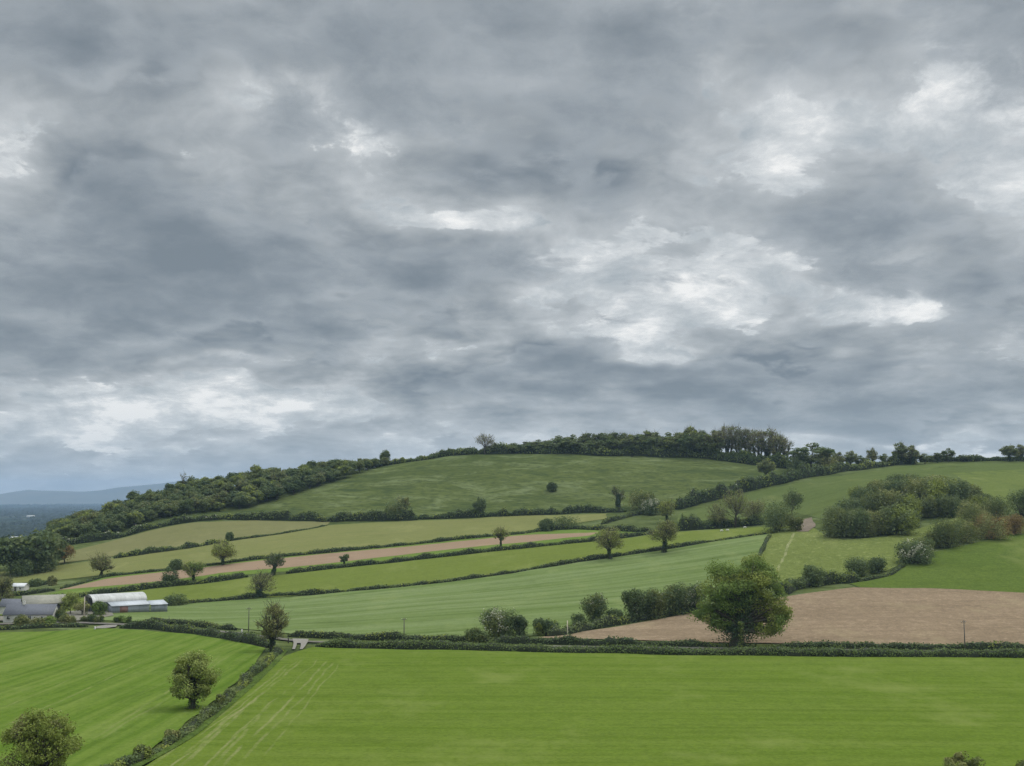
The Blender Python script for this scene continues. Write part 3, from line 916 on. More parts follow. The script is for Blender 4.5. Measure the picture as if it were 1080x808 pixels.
    if ivy > 0:
        iv = MB()
        for S, rr in stemtops:
            k = int(900 * ivy)
            t = g.random(k) ** 0.8 * (len(S) - 1) * 0.85
            i = np.clip(t.astype(int), 0, len(S) - 2)
            fr = (t - i)[:, None]
            p = S[i] * (1 - fr) + S[i + 1] * fr
            u = g.normal(size=(k, 3))
            u[:, 2] *= 0.3
            u /= np.linalg.norm(u, axis=1)[:, None]
            rad = rr[i] + w * 0.065 * ivy * (0.4 + 0.8 * g.random(k)) * (1 + 0.4 * vnoise(t * 1.3, t * 0, seed + 8)) * (1 - 0.45 * t / len(S))
            c = p + u * rad[:, None]
            c[:, 2] = np.maximum(c[:, 2], 0.1)
            iv.quads(leaves(c, u + g.normal(size=(k, 3)) * 0.4, np.full(k, leaf * 0.9), g))
        iv.build(ivy_name, LEAF['ivy'], trunk_o)
    return root


def make_bush(h, w, clumps=16, per=130, leaf=0.6, kind='dark', kind2=None, blossom=0.0, seed=0, name='bush', d=None, trunk=0.12):
    g = np.random.default_rng(seed)
    root = empty(name, (0, 0, 0))
    d = d or w
    st = MB()
    cr = MB()
    C, Nn = [], []
    for i in range(clumps):
        a = g.random() * 2 * math.pi
        q = math.sqrt(g.random()) * 0.72
        top = h * (0.5 + 0.42 * math.sqrt(max(0, 1 - q * q))) * (0.75 + 0.4 * g.random())
        c = np.array([math.cos(a) * q * w / 2, math.sin(a) * q * d / 2, 0.0])
        r = min(w, d) * (0.17 + 0.11 * g.random())
        c[2] = max(top - r * 0.8, r * 0.5)
        limb(st, np.array([c[0] * 0.15, c[1] * 0.15, -0.3]), c, trunk, 0.03, g, 4, 5)
        k = int(per * (0.7 + 0.6 * g.random()))
        u = g.normal(size=(k, 3))
        u /= np.linalg.norm(u, axis=1)[:, None]
        rad = r * (0.45 + 0.65 * g.random(k) ** 0.5)
        p = c + u * rad[:, None]
        C.append(p)
        Nn.append(u * 0.8 + np.array([0, 0, 0.3]) + g.normal(size=(k, 3)) * 0.5)
        # skirts down to the ground
        k2 = k // 2
        p2 = c + g.normal(size=(k2, 3)) * r * 0.5
        p2[:, 2] = g.random(k2) * c[2]
        C.append(p2)
        o = np.column_stack([p2[:, 0], p2[:, 1], np.full(k2, 0.3 * w)])
        Nn.append(o / (w / 2) + g.normal(size=(k2, 3)) * 0.5)
    C, Nn = np.concatenate(C), np.concatenate(Nn)
    C[:, 2] = np.maximum(C[:, 2], 0.1)
    mi = np.zeros(len(C), int)
    if kind2:
        mi[vnoise(C[:, 0] / (w * 0.2), C[:, 1] / (w * 0.2) + C[:, 2] / (w * 0.2), seed + 5) > 0.15] = 1
    if blossom:
        b = vnoise(C[:, 0] / (w * 0.13), C[:, 2] / (w * 0.11) + C[:, 1] / (w * 0.2), seed + 6)
        b = b + 0.5 * vnoise(C[:, 0] / (w * 0.35), C[:, 2] / (w * 0.3), seed + 16)
        mi[(b > 0.42) & (g.random(len(C)) < blossom * 1.7) & (C[:, 2] > 0.25 * h)] = 2
    cr.quads(leaves(C, Nn, np.full(len(C), leaf), g), mi, np.clip(0.5 + 0.3 * vnoise(C[:, 0] / (w * 0.15), C[:, 2] / (w * 0.13) + C[:, 1] / (w * 0.15), seed + 3) + 0.14 * g.normal(size=len(C)), 0, 1))
    st.build('stem', BARK, root, smooth=True)
    cr.build('foliage', [LEAF[kind], LEAF[kind2 or kind], LEAF['blossom']], root)
    return root


KIDS = {}


def remember(root):
    KIDS[root.name] = [(o, [c for c in bpy.data.objects if c.parent == o]) for o in bpy.data.objects if o.parent == root]


def copy_tree(root):
    r = root.copy()
    COL.objects.link(r)
    for o, subs in KIDS[root.name]:
        c = o.copy()
        COL.objects.link(c)
        c.parent = r
        for q in subs:
            e = q.copy()
            COL.objects.link(e)
            e.parent = c
    return r


def ground_at(px, py, dy=0.0):
    p = hit(px, py)
    if dy:
        d = p[:2] / np.linalg.norm(p[:2])
        p[:2] += d * dy
        p[2] = zat(p[0], p[1])
    return p


def tree_at(px, base, wpx, top, label, group=None, dy=0.0, sink=0.0, **kw):
    p = ground_at(px, base, dy)
    s = mpp(p)
    kw.setdefault('leaf', max(0.42, s * 1.25))
    o = make_tree((base - top) * s * 1.02, wpx * s * 1.02, **kw)
    o.location = (p[0], p[1], p[2] - sink)
    return tag(o, label, 'tree', group)


def bush_at(px, base, wpx, top, label, group=None, cat='bush', dy=0.0, **kw):
    p = ground_at(px, base, dy)
    s = mpp(p)
    kw.setdefault('leaf', max(0.4, s * 1.25))
    o = make_bush((base - top) * s * 1.05, wpx * s * 1.03, **kw)
    o.location = p
    return tag(o, label, cat, group)


# --- the big tree above the lane
BOUGHS = [(-21, 78, 14, 0), (12, 82, 15, 0), (31, 70, 14, 2), (-33, 58, 13, -3), (0, 63, 16, 4), (38, 51, 12, 3), (-15, 47, 13, -6), (21, 48, 13, -6),
          (-40, 39, 9, 2), (44, 37, 8, 0), (-32, 30, 8, -5), (35, 27, 8, -4), (-23, 38, 9, 6), (27, 38, 9, 6), (41, 29, 6, 3), (-44, 31, 6, 4), (0, 45, 11, -8),
          (0, 58, 16, 22), (-20, 50, 14, 20), (20, 52, 14, 22), (-2, 57, 14, -18), (-19, 63, 12, -15), (19, 66, 12, -16), (0, 72, 12, -10), (-10, 34, 9, 18), (12, 34, 9, 18), (-15, 20, 8, -4), (17, 19, 8, -4), (-27, 22, 7, -2), (31, 19, 6, -2), (-18, 77, 12, 4), (-8, 74, 11, 0), (24, 78, 11, 4)]
sB = mpp(ground_at(783, 684, 3.0))
tree_at(783, 684, 96, 588, 'big round ivy-trunked tree in front of the brown field', cb=0.16, clumps=10, per=150, leaf=0.42, kind='fresh', kind2='olive', trunk=0.9, stems=3, ivy=2.2, seed=5, crad=0.085, dy=3.0,
        boughs=[(x * sB, y * sB, z * sB, r_ * sB) for x, z, r_, y in BOUGHS])
bush_at(782, 685, 9, 657, 'narrow pale green shrub against the trunk of the big tree', kind='lime', kind2='fresh', clumps=12, per=60, leaf=0.35, seed=6, dy=0.5)
tree_at(203, 748, 50, 692, 'olive green round tree on the diagonal hedge', cb=0.25, clumps=60, per=150, leaf=0.32, kind='lime', kind2='olive', trunk=0.5, ivy=0.8, seed=7, crad=0.14, prof=[(0.2, 0.45), (0.35, 0.8), (0.5, 0.95), (0.65, 0.95), (0.8, 0.8), (0.92, 0.55), (1.0, 0.2)])
tree_at(288, 687, 33, 636, 'thin hazy brown green tree where the diagonal hedge meets the lane', cb=0.1, clumps=50, per=85, leaf=0.36, kind='brown', kind2='olive', trunk=0.4, stems=2, ivy=0.55, seed=8, bare=0.35, crad=0.15, twig_w=0.06, twig_l=0.08)
tree_at(40, 838, 84, 757, 'round budding tree at the bottom left corner of the view', cb=0.15, clumps=90, per=210, leaf=0.24, kind='olive', kind2='brown', trunk=0.4, seed=9, crad=0.13, prof=[(0.2, 0.45), (0.35, 0.8), (0.5, 0.95), (0.65, 0.95), (0.8, 0.8), (0.92, 0.55), (1.0, 0.2)])
tree_at(1015, 850, 42, 797, 'small dark tree top poking up at the bottom right edge', cb=0.3, clumps=30, per=130, leaf=0.25, kind='scrub', kind2='brown', trunk=0.16, seed=10, crad=0.15)
bush_at(1086, 845, 30, 803, 'dark bush top clipped by the bottom right corner', kind='scrub', leaf=0.25, seed=11)

# --- field trees
tree_at(106, 608, 28, 584, 'wide twiggy brown tree at the lower end of the brown strip', cb=0.12, clumps=34, per=70, kind='brown', kind2='olive', trunk=0.45, stems=2, seed=20, bare=0.4, ivy=0.3, crad=0.17)
tree_at(235, 596, 22, 571, 'round yellow green tree with dark bushy foot above the brown strip', cb=0.15, clumps=32, per=90, kind='olive', kind2='lime', trunk=0.4, seed=21, ivy=0.6, bare=0.1)
tree_at(204, 613, 21, 592, 'olive tree standing on the hedge just below the brown strip', cb=0.15, clumps=28, per=90, kind='olive', kind2='fresh', trunk=0.4, seed=22, ivy=0.7, bare=0.1)
tree_at(179, 617, 17, 600, 'dark ivy-covered stump tree beside the olive tree below the brown strip', cb=0.05, clumps=20, per=100, kind='dark', trunk=0.4, seed=23, ivy=0.9)
bush_at(185, 601, 15, 591, 'dark bush on the far edge of the brown strip', kind='dark', seed=24)
tree_at(288, 607, 19, 584, 'dark leaning ivy-clad tree in the brown strip hedge gap', cb=0.2, clumps=20, per=75, kind='dark', kind2='scrub', trunk=0.45, seed=25, ivy=1.1, lean=0.12, bare=0.25)
tree_at(275, 630, 27, 603, 'sparse brown tree with a dark ivy heart on the bluish field hedge', cb=0.1, clumps=26, per=60, kind='brown', kind2='scrub', trunk=0.45, stems=2, seed=26, ivy=1.2, bare=0.5)
tree_at(363, 597, 9, 583, 'small dark tree on the thin hedge midway along the brown strip', cb=0.15, clumps=14, per=60, kind='dark', trunk=0.25, seed=27, ivy=0.6)
tree_at(528, 579, 15, 556, 'small rounded hazy tree on the hedge below the brown strip', cb=0.25, clumps=24, per=60, kind='brown', kind2='olive', trunk=0.32, seed=28, ivy=0.5, bare=0.35)
tree_at(643, 590, 27, 557, 'broad olive tree on a short dark trunk on the bluish field hedge', cb=0.25, clumps=38, per=90, kind='olive', kind2='brown', trunk=0.5, seed=29, ivy=0.9, bare=0.25)
tree_at(700, 583, 27, 549, 'broad olive tree with two ivy trunks on the bluish field hedge', cb=0.25, clumps=38, per=90, kind='olive', kind2='brown', trunk=0.42, stems=2, seed=30, ivy=0.9, bare=0.22)
tree_at(703, 552, 18, 527, 'olive tree with ivy trunk behind the two-trunked tree', cb=0.2, clumps=26, per=80, kind='olive', kind2='scrub', trunk=0.4, seed=31, ivy=0.8, bare=0.2)
tree_at(652, 537, 16, 512, 'dark ivy-clad tree with bare top at the foot of the hill pasture', cb=0.2, clumps=18, per=60, kind='dark', trunk=0.55, seed=32, ivy=1.7, bare=0.6)
bush_at(677, 538, 28, 518, 'grey green thicket beside the ivy-clad tree below the hill', kind='scrub', kind2='brown', seed=33)
bush_at(686, 543, 22, 527, 'hawthorn white with blossom below the hill pasture', cat='hawthorn', kind='dark', blossom=0.5, seed=34)
bush_at(596, 557, 34, 545, 'wide dark bush at the top end of the brown strip', kind='dark', kind2='hedge', seed=35)
bush_at(576, 560, 16, 548, 'small dark bush on the hedge left of the wide bush', kind='dark', seed=36)
bush_at(418, 547, 24, 530, 'large grey green bush in the hedge under the pale hill', kind='scrub', kind2='dark', seed=37)
tree_at(425, 547, 14, 522, 'ivy tree rising from the hedge under the pale hill', cb=0.1, clumps=18, per=60, kind='dark', kind2='brown', trunk=0.4, seed=38, ivy=1.2, bare=0.35)
bush_at(506, 545, 14, 526, 'dark pointed bush in the hedge under the hill pasture', kind='dark', seed=39)
bush_at(389, 493, 16, 484, 'dark bush on the crest between the hillside wood and the lone round tree', kind='wood', kind2='dark', seed=196)
bush_at(582, 518, 11, 509, 'lone dark bush out on the hill pasture', kind='dark', seed=40)

bush_at(232, 744, 12, 734, 'small olive bush standing out of the diagonal hedge uphill of the round tree', kind='scrub', kind2='olive', seed=192, leaf=0.3, clumps=10)
bush_at(181, 783, 16, 771, 'small brownish bush in the diagonal hedge below the round tree', kind='brown', kind2='scrub', seed=193, leaf=0.28, clumps=10)
bush_at(150, 802, 18, 788, 'yellowish bush low down in the diagonal hedge', kind='olive', kind2='scrub', seed=194, leaf=0.26, clumps=10)
bush_at(272, 708, 10, 699, 'small dark bush high up in the diagonal hedge', kind='hedge', seed=195, leaf=0.3, clumps=8)
# --- thorn bushes above the lane
bush_at(527, 671, 40, 643, 'big domed hawthorn speckled with white blossom above the lane', cat='hawthorn', kind='dark', kind2='scrub', blossom=0.28, clumps=26, leaf=0.42, per=190, seed=50)
bush_at(548, 672, 17, 650, 'dark round bush at the side of the big domed hawthorn', kind='dark', blossom=0.06, clumps=14, leaf=0.42, seed=51)
bush_at(576, 669, 40, 653, 'low dark scrub bush between hawthorn and brown field', kind='dark', kind2='olive', d=6, clumps=18, leaf=0.42, seed=52)
bush_at(503, 678, 26, 664, 'low rounded bush on the lane hedge in front of the hawthorn', kind='hedge', kind2='scrub', d=5, leaf=0.42, seed=53)
bush_at(629, 657, 32, 629, 'dark round thorn bush at the point of the brown field', kind='dark', kind2='scrub', blossom=0.12, clumps=24, leaf=0.44, per=170, seed=54)
bush_at(610, 665, 16, 648, 'small dark bush below the round thorn bush', kind='dark', leaf=0.42, seed=55)
bush_at(668, 655, 26, 624, 'tall dark thorn bush on the brown field hedge', kind='dark', kind2='hedge', blossom=0.06, clumps=22, leaf=0.46, per=160, seed=56)
bush_at(692, 652, 32, 623, 'wide thorn bush with brownish new leaf on the brown field hedge', kind='dark', kind2='scrub', blossom=0.14, clumps=24, leaf=0.46, per=160, seed=57)
bush_at(715, 648, 30, 617, 'tallest thorn bush with faint blossom on the brown field hedge', kind='dark', kind2='scrub', blossom=0.16, clumps=24, leaf=0.46, per=160, seed=58)
bush_at(647, 657, 20, 643, 'low dark scrub joining the round thorn bush to the tall dark one', kind='dark', kind2='hedge', leaf=0.44, d=5, seed=197)
bush_at(680, 653, 22, 632, 'dark scrub filling the hedge beside the tall dark thorn bush', kind='dark', kind2='hedge', leaf=0.44, d=5, seed=198)
bush_at(704, 650, 20, 626, 'dark scrub joining the brownish and the tallest thorn bush', kind='dark', kind2='scrub', leaf=0.44, d=5, seed=199)
bush_at(735, 646, 20, 617, 'thorn bush whitened by blossom next to the big tree', cat='hawthorn', kind='dark', blossom=0.34, clumps=18, leaf=0.46, per=160, seed=59)

# --- right-hand slope
tree_at(775, 556, 32, 519, 'pale green budding tree in the shrub hedge', cb=0.15, clumps=30, per=70, kind='olive', kind2='brown', trunk=0.35, stems=2, seed=60, bare=0.4)
tree_at(796, 554, 25, 526, 'brown budding tree beside the pale green one in the shrub hedge', cb=0.15, clumps=28, per=60, kind='brown', trunk=0.35, seed=61, bare=0.5)
tree_at(757, 557, 22, 534, 'low brown twiggy tree at the lower end of the shrub hedge', cb=0.1, clumps=24, per=60, kind='brown', kind2='scrub', trunk=0.3, stems=2, seed=62, bare=0.4)
bush_at(820, 560, 38, 530, 'dark broad holly-like bush at the corner of the fields', kind='dark', kind2='scrub', clumps=28, seed=63)
tree_at(836, 548, 21, 518, 'dark round-headed tree behind the broad corner bush', cb=0.25, clumps=30, per=80, kind='dark', kind2='wood', trunk=0.35, seed=64)
bush_at(840, 560, 14, 545, 'olive bush on the bare soil at the field corner', kind='scrub', seed=65)
bush_at(964, 594, 38, 571, 'hawthorn with a white spray of blossom on its front', cat='hawthorn', kind='dark', blossom=0.5, clumps=22, leaf=0.55, per=150, seed=66)
bush_at(985, 577, 24, 560, 'olive bush behind the white-sprayed hawthorn', kind='scrub', seed=67)
bush_at(1000, 577, 40, 548, 'large round olive bush on the right hand bank', kind='scrub', kind2='dark', clumps=26, seed=68)
bush_at(1026, 563, 38, 530, 'grey olive thicket above the rusty bush', kind='scrub', kind2='brown', clumps=26, seed=69)
bush_at(1046, 568, 42, 543, 'rusty brown gorse bush on the right hand bank', cat='gorse bush', kind='rust', kind2='brown', clumps=26, seed=70)
bush_at(1068, 563, 26, 544, 'smaller rusty bush at the end of the right hand bank', cat='gorse bush', kind='rust', clumps=18, seed=71)
bush_at(1052, 552, 34, 524, 'dark green bush at the top of the right hand bank', kind='scrub', kind2='dark', clumps=22, seed=72)
bush_at(1014, 572, 30, 549, 'olive thicket filling the gap between round bush and rusty gorse', kind='scrub', kind2='brown', clumps=20, seed=187)
bush_at(975, 586, 26, 568, 'low grey green bush between the white-sprayed hawthorn and the round olive bush', kind='scrub', kind2='dark', clumps=18, seed=188)
bush_at(1036, 552, 28, 533, 'brownish bush on top of the right hand bank', kind='brown', kind2='scrub', clumps=20, seed=189)
bush_at(1078, 545, 28, 516, 'dark round bush touching the edge of the view on the right bank', kind='dark', clumps=20, seed=73)
bush_at(904, 607, 26, 589, 'dark round bush below the rough pale pasture', kind='dark', leaf=0.5, clumps=18, seed=74)
bush_at(925, 604, 24, 589, 'second dark bush below the rough pale pasture', kind='dark', kind2='hedge', leaf=0.5, clumps=16, seed=75)
bush_at(858, 618, 26, 597, 'dark bush bulging from the hedge behind the big tree', kind='dark', kind2='hedge', leaf=0.5, clumps=16, seed=76)

# --- copse on the slope: every bush its own thing
COPSE = [(884, 566, 34, 540), (905, 566, 34, 540), (925, 563, 34, 541), (948, 563, 44, 536), (898, 550, 36, 528), (918, 548, 36, 522), (880, 556, 24, 536),
         (940, 546, 36, 519), (960, 548, 32, 524), (912, 534, 30, 516), (930, 531, 32, 511), (950, 532, 38, 508), (970, 535, 36, 508), (990, 537, 38, 507),
         (1008, 536, 36, 510), (1024, 532, 28, 514), (968, 524, 34, 505), (988, 525, 36, 504), (1008, 525, 32, 507), (945, 520, 24, 502), (980, 545, 26, 526), (1000, 545, 26, 524), (925, 525, 22, 508), (905, 526, 20, 514),
         (936, 560, 26, 546), (915, 566, 20, 552), (958, 556, 24, 540), (892, 559, 26, 546), (1032, 538, 22, 524), (1040, 533, 16, 522), (915, 541, 24, 527), (935, 538, 24, 524), (958, 528, 22, 512), (1000, 530, 24, 514), (962, 514, 20, 501), (1018, 541, 20, 529), (982, 520, 22, 506), (938, 526, 18, 509)]
protos = []
for i, (kd, kd2) in enumerate([('scrub', 'wood'), ('wood', 'dark'), ('scrub', 'brown'), ('wood', 'olive'), ('dark', 'wood')]):
    b = make_bush(9.0, 13.0, clumps=26, per=120, leaf=0.62, kind=kd, kind2=kd2, seed=80 + i, blossom=0.05 if i == 2 else 0, name='copse_bush')
    remember(b)
    protos.append(b)
used = set()
for i, (px, by, wp, top) in enumerate(COPSE):
    p = hit(px, by)
    s = mpp(p)
    pr = protos[i % 5]
    o = pr if i < 5 else copy_tree(pr)
    o.location = p
    o.scale = (wp * s / 13.0, wp * s / 13.0, (by - top) * s * 1.1 / 9.0)
    o.rotation_euler = (0, 0, (i * 2.4) % 6.28)
    tag(o, 'scrubby olive bush massed in the copse on the slope', 'bush', 'bushes of the copse on the slope')

# --- hillside wood
WV = []
for i, (kd, kd2, br) in enumerate([('wood', 'dark', 0), ('wood', 'olive', 0), ('dark', 'wood', 0), ('wood', 'brown', 0.2), ('scrub', 'wood', 0), ('dark', 'ivy', 0)]):
    b = make_tree(11.0, 10.0, cb=0.12, clumps=34, per=75, leaf=0.85, kind=kd, kind2=kd2, trunk=0.3, seed=110 + i, bare=br, crad=0.19)
    remember(b)
    WV.append(b)


def interp_px(pts, x):
    return float(np.interp(x, [p[0] for p in pts], [p[1] for p in pts]))


LOW = [(50, 571), (90, 569), (125, 563), (162, 549), (200, 542), (230, 539), (262, 536), (304, 524), (348, 509), (396, 494), (420, 488)]
TOPG = [(50, 570), (60, 563), (95, 548), (135, 532), (170, 523), (200, 517), (265, 506), (316, 500), (396, 491), (420, 487)]
spots = []
g = np.random.default_rng(77)
tries = 0
while tries < 9000 and len(spots) < 225:
    tries += 1
    px = g.uniform(52, 410)
    lo, hi = interp_px(LOW, px), interp_px(TOPG, px)
    py = g.uniform(hi - 2, lo)
    p = hit(px, py)
    if all((p[0] - q[0]) ** 2 + (p[1] - q[1]) ** 2 > 5.7 ** 2 for q in spots): spots.append(p)
for i, p in enumerate(spots):
    pr = WV[i % 6]
    o = pr if i < 6 else copy_tree(pr)
    o.location = p
    sz = g.uniform(0.58, 0.92) * (0.85 if p[0] > -110 else 1.0)
    o.scale = (sz * g.uniform(0.95, 1.25), sz * g.uniform(0.95, 1.25), sz * g.uniform(0.8, 1.1))
    o.rotation_euler = (0, 0, g.uniform(0, 6.28))
    tag(o, 'leafy dark green tree massed in the wood on the flank of the hill', 'tree', 'trees of the hillside wood')


def put_copy(pr, px, base, wpx, top, label, group=None, w0=10.0, h0=11.0, cat='tree', dy=0.0, rz=None):
    p = ground_at(px, base, dy)
    s = mpp(p)
    o = copy_tree(pr)
    o.location = p
    o.scale = (wpx * s / w0, wpx * s / w0, (base - top) * s / h0)
    o.rotation_euler = (0, 0, rz if rz is not None else px * 1.7)
    return tag(o, label, cat, group)


put_copy(WV[0], 142, 531, 17, 512, 'round dark tree rising over the lower end of the hillside wood')
put_copy(WV[2], 158, 526, 14, 510, 'second dark round tree on the crest of the hillside wood')
put_copy(WV[5], 179, 521, 14, 504, 'dark flat-topped tree on the crest of the hillside wood')
put_copy(WV[2], 202, 519, 15, 501, 'dark bushy tree beside the bare twiggy tree on the wood crest')
put_copy(WV[1], 270, 506, 14, 486, 'pale round tree standing above the hillside wood')
put_copy(WV[0], 406, 491, 11, 475, 'lone round tree on the skyline between wood and bare tree')
put_copy(WV[2], 94, 550, 8, 535, 'small dark tree at the tip of the hillside wood')
tree_at(193, 521, 12, 497, 'bare twiggy tree on the crest of the hillside wood', cb=0.3, clumps=16, per=30, kind='brown', trunk=0.25, seed=130, bare=0.85, twig_w=0.13)
tree_at(512, 479, 22, 458, 'bare spreading tree alone on the skyline', cb=0.25, clumps=30, per=40, kind='brown', trunk=0.4, seed=131, bare=0.9, twig_w=0.14, crad=0.2)

# --- hilltop wood: trunks show against the sky on its right
TV = []
for i, (kd, kd2, br, cb, iv) in enumerate([('wood', 'dark', 0.05, 0.15, 0.6), ('wood', 'brown', 0.35, 0.2, 0.8), ('brown', 'wood', 0.55, 0.2, 0.9), ('wood', 'olive', 0.1, 0.15, 0.5), ('dark', 'wood', 0.0, 0.1, 0.0)]):
    b = make_tree(18.0, 12.0, cb=cb, clumps=36, per=80, leaf=0.9, kind=kd, kind2=kd2, trunk=0.32, stems=2 if i == 1 else 1, seed=140 + i, bare=br, ivy=iv, crad=0.17, twig_w=0.14, barkm=BARK)
    remember(b)
    TV.append(b)
BV = []
for i in range(3):
    b = make_tree(22.0, 13.0, cb=0.35, clumps=60, per=34, leaf=0.75, kind='wood', kind2='brown', trunk=0.3, stems=5, seed=150 + i, bare=0.58, ivy=0.35, crad=0.13, twig_w=0.15, twig_l=0.16, barkm=BARK_PALE, vase=True,
                  prof=[(0.3, 0.3), (0.5, 0.6), (0.7, 0.9), (0.85, 0.95), (0.95, 0.7), (1.0, 0.4)])
    remember(b)
    BV.append(b)
used_p = set()


def grow(pr, *a, **k):
    """the first of a kind moves the model itself, the rest are copies"""
    if pr.name in used_p:
        return put_copy(pr, *a, **k)
    used_p.add(pr.name)
    p = ground_at(a[0], a[1], k.get('dy', 0.0))
    s = mpp(p)
    pr.location = p
    pr.scale = (a[2] * s / k['w0'], a[2] * s / k['w0'], (a[1] - a[3]) * s / k['h0'])
    pr.rotation_euler = (0, 0, a[0] * 1.7)
    return tag(pr, a[4], k.get('cat', 'tree'), k.get('group'))


TOPS = [(520, 469), (544, 467), (580, 463), (611, 460), (655, 457), (700, 456), (735, 454), (760, 453)]
BASE = [(515, 478), (611, 478.5), (694, 481), (760, 485)]
px = 524.0
i = 0
while px < 762:
    for row, dyy in enumerate((2.0, 14.0)):
        q = px + g.uniform(-4, 4)
        top = interp_px(TOPS, q) + g.uniform(-2, 4) + (0 if row else 3)
        if q < 560: top = max(top, 466)
        pr = TV[[0, 3, 4, 1, 0, 2, 3, 1][(i * 3 + row) % 8]]
        if q < 640: pr = TV[[0, 3, 4, 0][(i + row) % 4]]
        grow(pr, q, interp_px(BASE, q), g.uniform(17, 25), top, 'tall leafing tree packed in the hilltop wood on the skyline', group='trees of the hilltop wood', w0=12.0, h0=18.0, dy=dyy)
        i += 1
    px += 10.5
for j, (q, wp, top) in enumerate([(757, 24, 455), (768, 26, 452), (779, 24, 452), (789, 22, 455), (799, 26, 456), (810, 30, 454), (820, 26, 459), (828, 20, 466)]):
    grow(BV[j % 3], q, interp_px([(750, 484), (800, 488.5), (830, 492)], q), wp, top, 'tall bare-branched tree with sky between its trunks in the hilltop wood', group='bare trees of the hilltop wood', w0=13.0, h0=22.0, dy=3 + (j % 2) * 8)
D1, D2 = TV[4], TV[3]
grow(TV[4], 856, 496, 46, 466, 'dark dome-shaped tree at the end of the hilltop wood', w0=12.0, h0=18.0)
bush_at(872, 497, 28, 479, 'brownish bush under the dome-shaped hilltop tree', kind='brown', kind2='wood', seed=160)
bush_at(842, 497, 26, 480, 'dark bush between bare trees and the dome-shaped tree', kind='wood', kind2='dark', seed=161)
SKY = [(884, 495, 14, 477, 1, 'small grey tree beside the dome-shaped hilltop tree'), (897, 494, 16, 476, 3, 'rounded grey green tree on the hedge up to the skyline'),
       (908, 493, 15, 480, 4, 'low dark tree on the hedge up to the skyline'), (920, 492, 13, 473, 2, 'thin see-through tree rising from the skyline hedge'),
       (935, 491, 15, 478, 4, 'dark round tree left of the tall pair on the skyline'), (949, 490, 18, 467, 3, 'taller of the pale pair of skyline trees'),
       (962, 490, 16, 470, 1, 'smaller of the pale pair of skyline trees'), (976, 489, 17, 478, 4, 'dark tree right beside the pale pair on the skyline'),
       (989, 488, 11, 477, 0, 'small dark tree before the round-headed skyline tree'), (1000, 487.5, 14, 472, 4, 'round-headed dark tree on the bare skyline'),
       (1018, 487, 12, 480, 0, 'low bushy tree along the bare skyline'), (1029, 487, 11, 479, 4, 'second low bushy tree along the bare skyline'),
       (1065, 486.5, 19, 469, 0, 'wind-shaped dark tree near the end of the skyline'), (1078, 486.5, 15, 469, 1, 'thin tree at the very end of the skyline'),
       (808, 506, 20, 484, 3, 'olive tree standing in the hedge below the bare hilltop trees')]
for q, b_, wp, top, k, lab in SKY:
    grow(TV[k], q, b_, wp, top, lab, w0=12.0, h0=18.0)

# --- dark trees by the farm at the left
for q, b_, wp, top, k, lab in [(12, 606, 40, 565, 5, 'dark broad tree at the edge of the view in the clump above the farm'), (35, 604, 44, 559, 2, 'largest dark tree of the clump above the farm'),
                               (52, 600, 32, 562, 0, 'rounded dark tree on the uphill side of the clump above the farm'), (-6, 602, 30, 570, 2, 'dark tree half out of view beside the clump above the farm')]:
    put_copy(WV[k], q, b_, wp, top, lab)
bush_at(22, 607, 34, 588, 'dark laurel-like bush under the clump of trees above the farm', kind='dark', seed=185)
bush_at(49, 603, 26, 587, 'dark bush under the uphill trees of the clump above the farm', kind='dark', kind2='wood', seed=186)
tree_at(68, 594, 19, 573, 'purplish brown tree at the end of the dark clump', cb=0.05, clumps=26, per=90, kind='rust', kind2='dark', trunk=0.3, seed=170)
tree_at(2, 640, 22, 607, 'brown green tree behind the farmhouse at the edge of the view', cb=0.1, clumps=30, per=90, kind='brown', kind2='dark', trunk=0.35, seed=171, bare=0.15)
tree_at(74, 648, 19, 626, 'pale green tree in the farmyard between house and barn', cb=0.1, clumps=26, per=90, kind='lime', kind2='olive', trunk=0.2, seed=172, leaf=0.42)
tree_at(86, 649, 14, 634, 'brown shrubby tree beside the pale farmyard tree', cb=0.05, clumps=18, per=80, kind='brown', trunk=0.2, seed=173, leaf=0.42)
bush_at(104, 649, 15, 635, 'dark green bush in front of the round-roofed barn', kind='dark', kind2='fresh', seed=174, leaf=0.42)
bush_at(184, 638.5, 26, 627, 'dark rounded bush at the end of the barn lean-to', kind='dark', kind2='hedge', seed=175)
bush_at(23, 660, 16, 650, 'low bush against the wall of the farmhouse', kind='scrub', kind2='brown', seed=176, leaf=0.42)
bush_at(38, 661, 18, 652.5, 'brown green scrub in front of the middle of the farmhouse', kind='brown', kind2='scrub', seed=190, leaf=0.42, d=4)
bush_at(64, 655, 12, 643, 'dark shrub between the farmhouse gable and the pale farmyard tree', kind='scrub', kind2='dark', seed=191, leaf=0.42)
bush_at(52, 659, 14, 651, 'small green bush at the right end of the farmhouse wall', kind='fresh', kind2='scrub', seed=177, leaf=0.4)
bush_at(72, 657, 24, 649, 'grey scrub in front of the farmyard', kind='scrub', kind2='brown', seed=178, leaf=0.42, d=4)
bush_at(98, 656, 30, 649, 'low dark scrub above the lane below the barn', kind='scrub', kind2='dark', seed=179, leaf=0.42, d=4)
bush_at(130, 656, 26, 650, 'low green brambles below the barn lean-to', kind='hedge', kind2='fresh', seed=180, leaf=0.42, d=4)
bush_at(38, 618, 12, 611, 'dark small bush beside the little white cottage', kind='dark', seed=181)
bush_at(55, 617, 9, 608, 'brown twiggy bush at the tip of the brown strip', kind='brown', seed=182)
bush_at(242, 570, 8, 562, 'small dark bush in the gap between the two tan field hedges', kind='dark', seed=183)

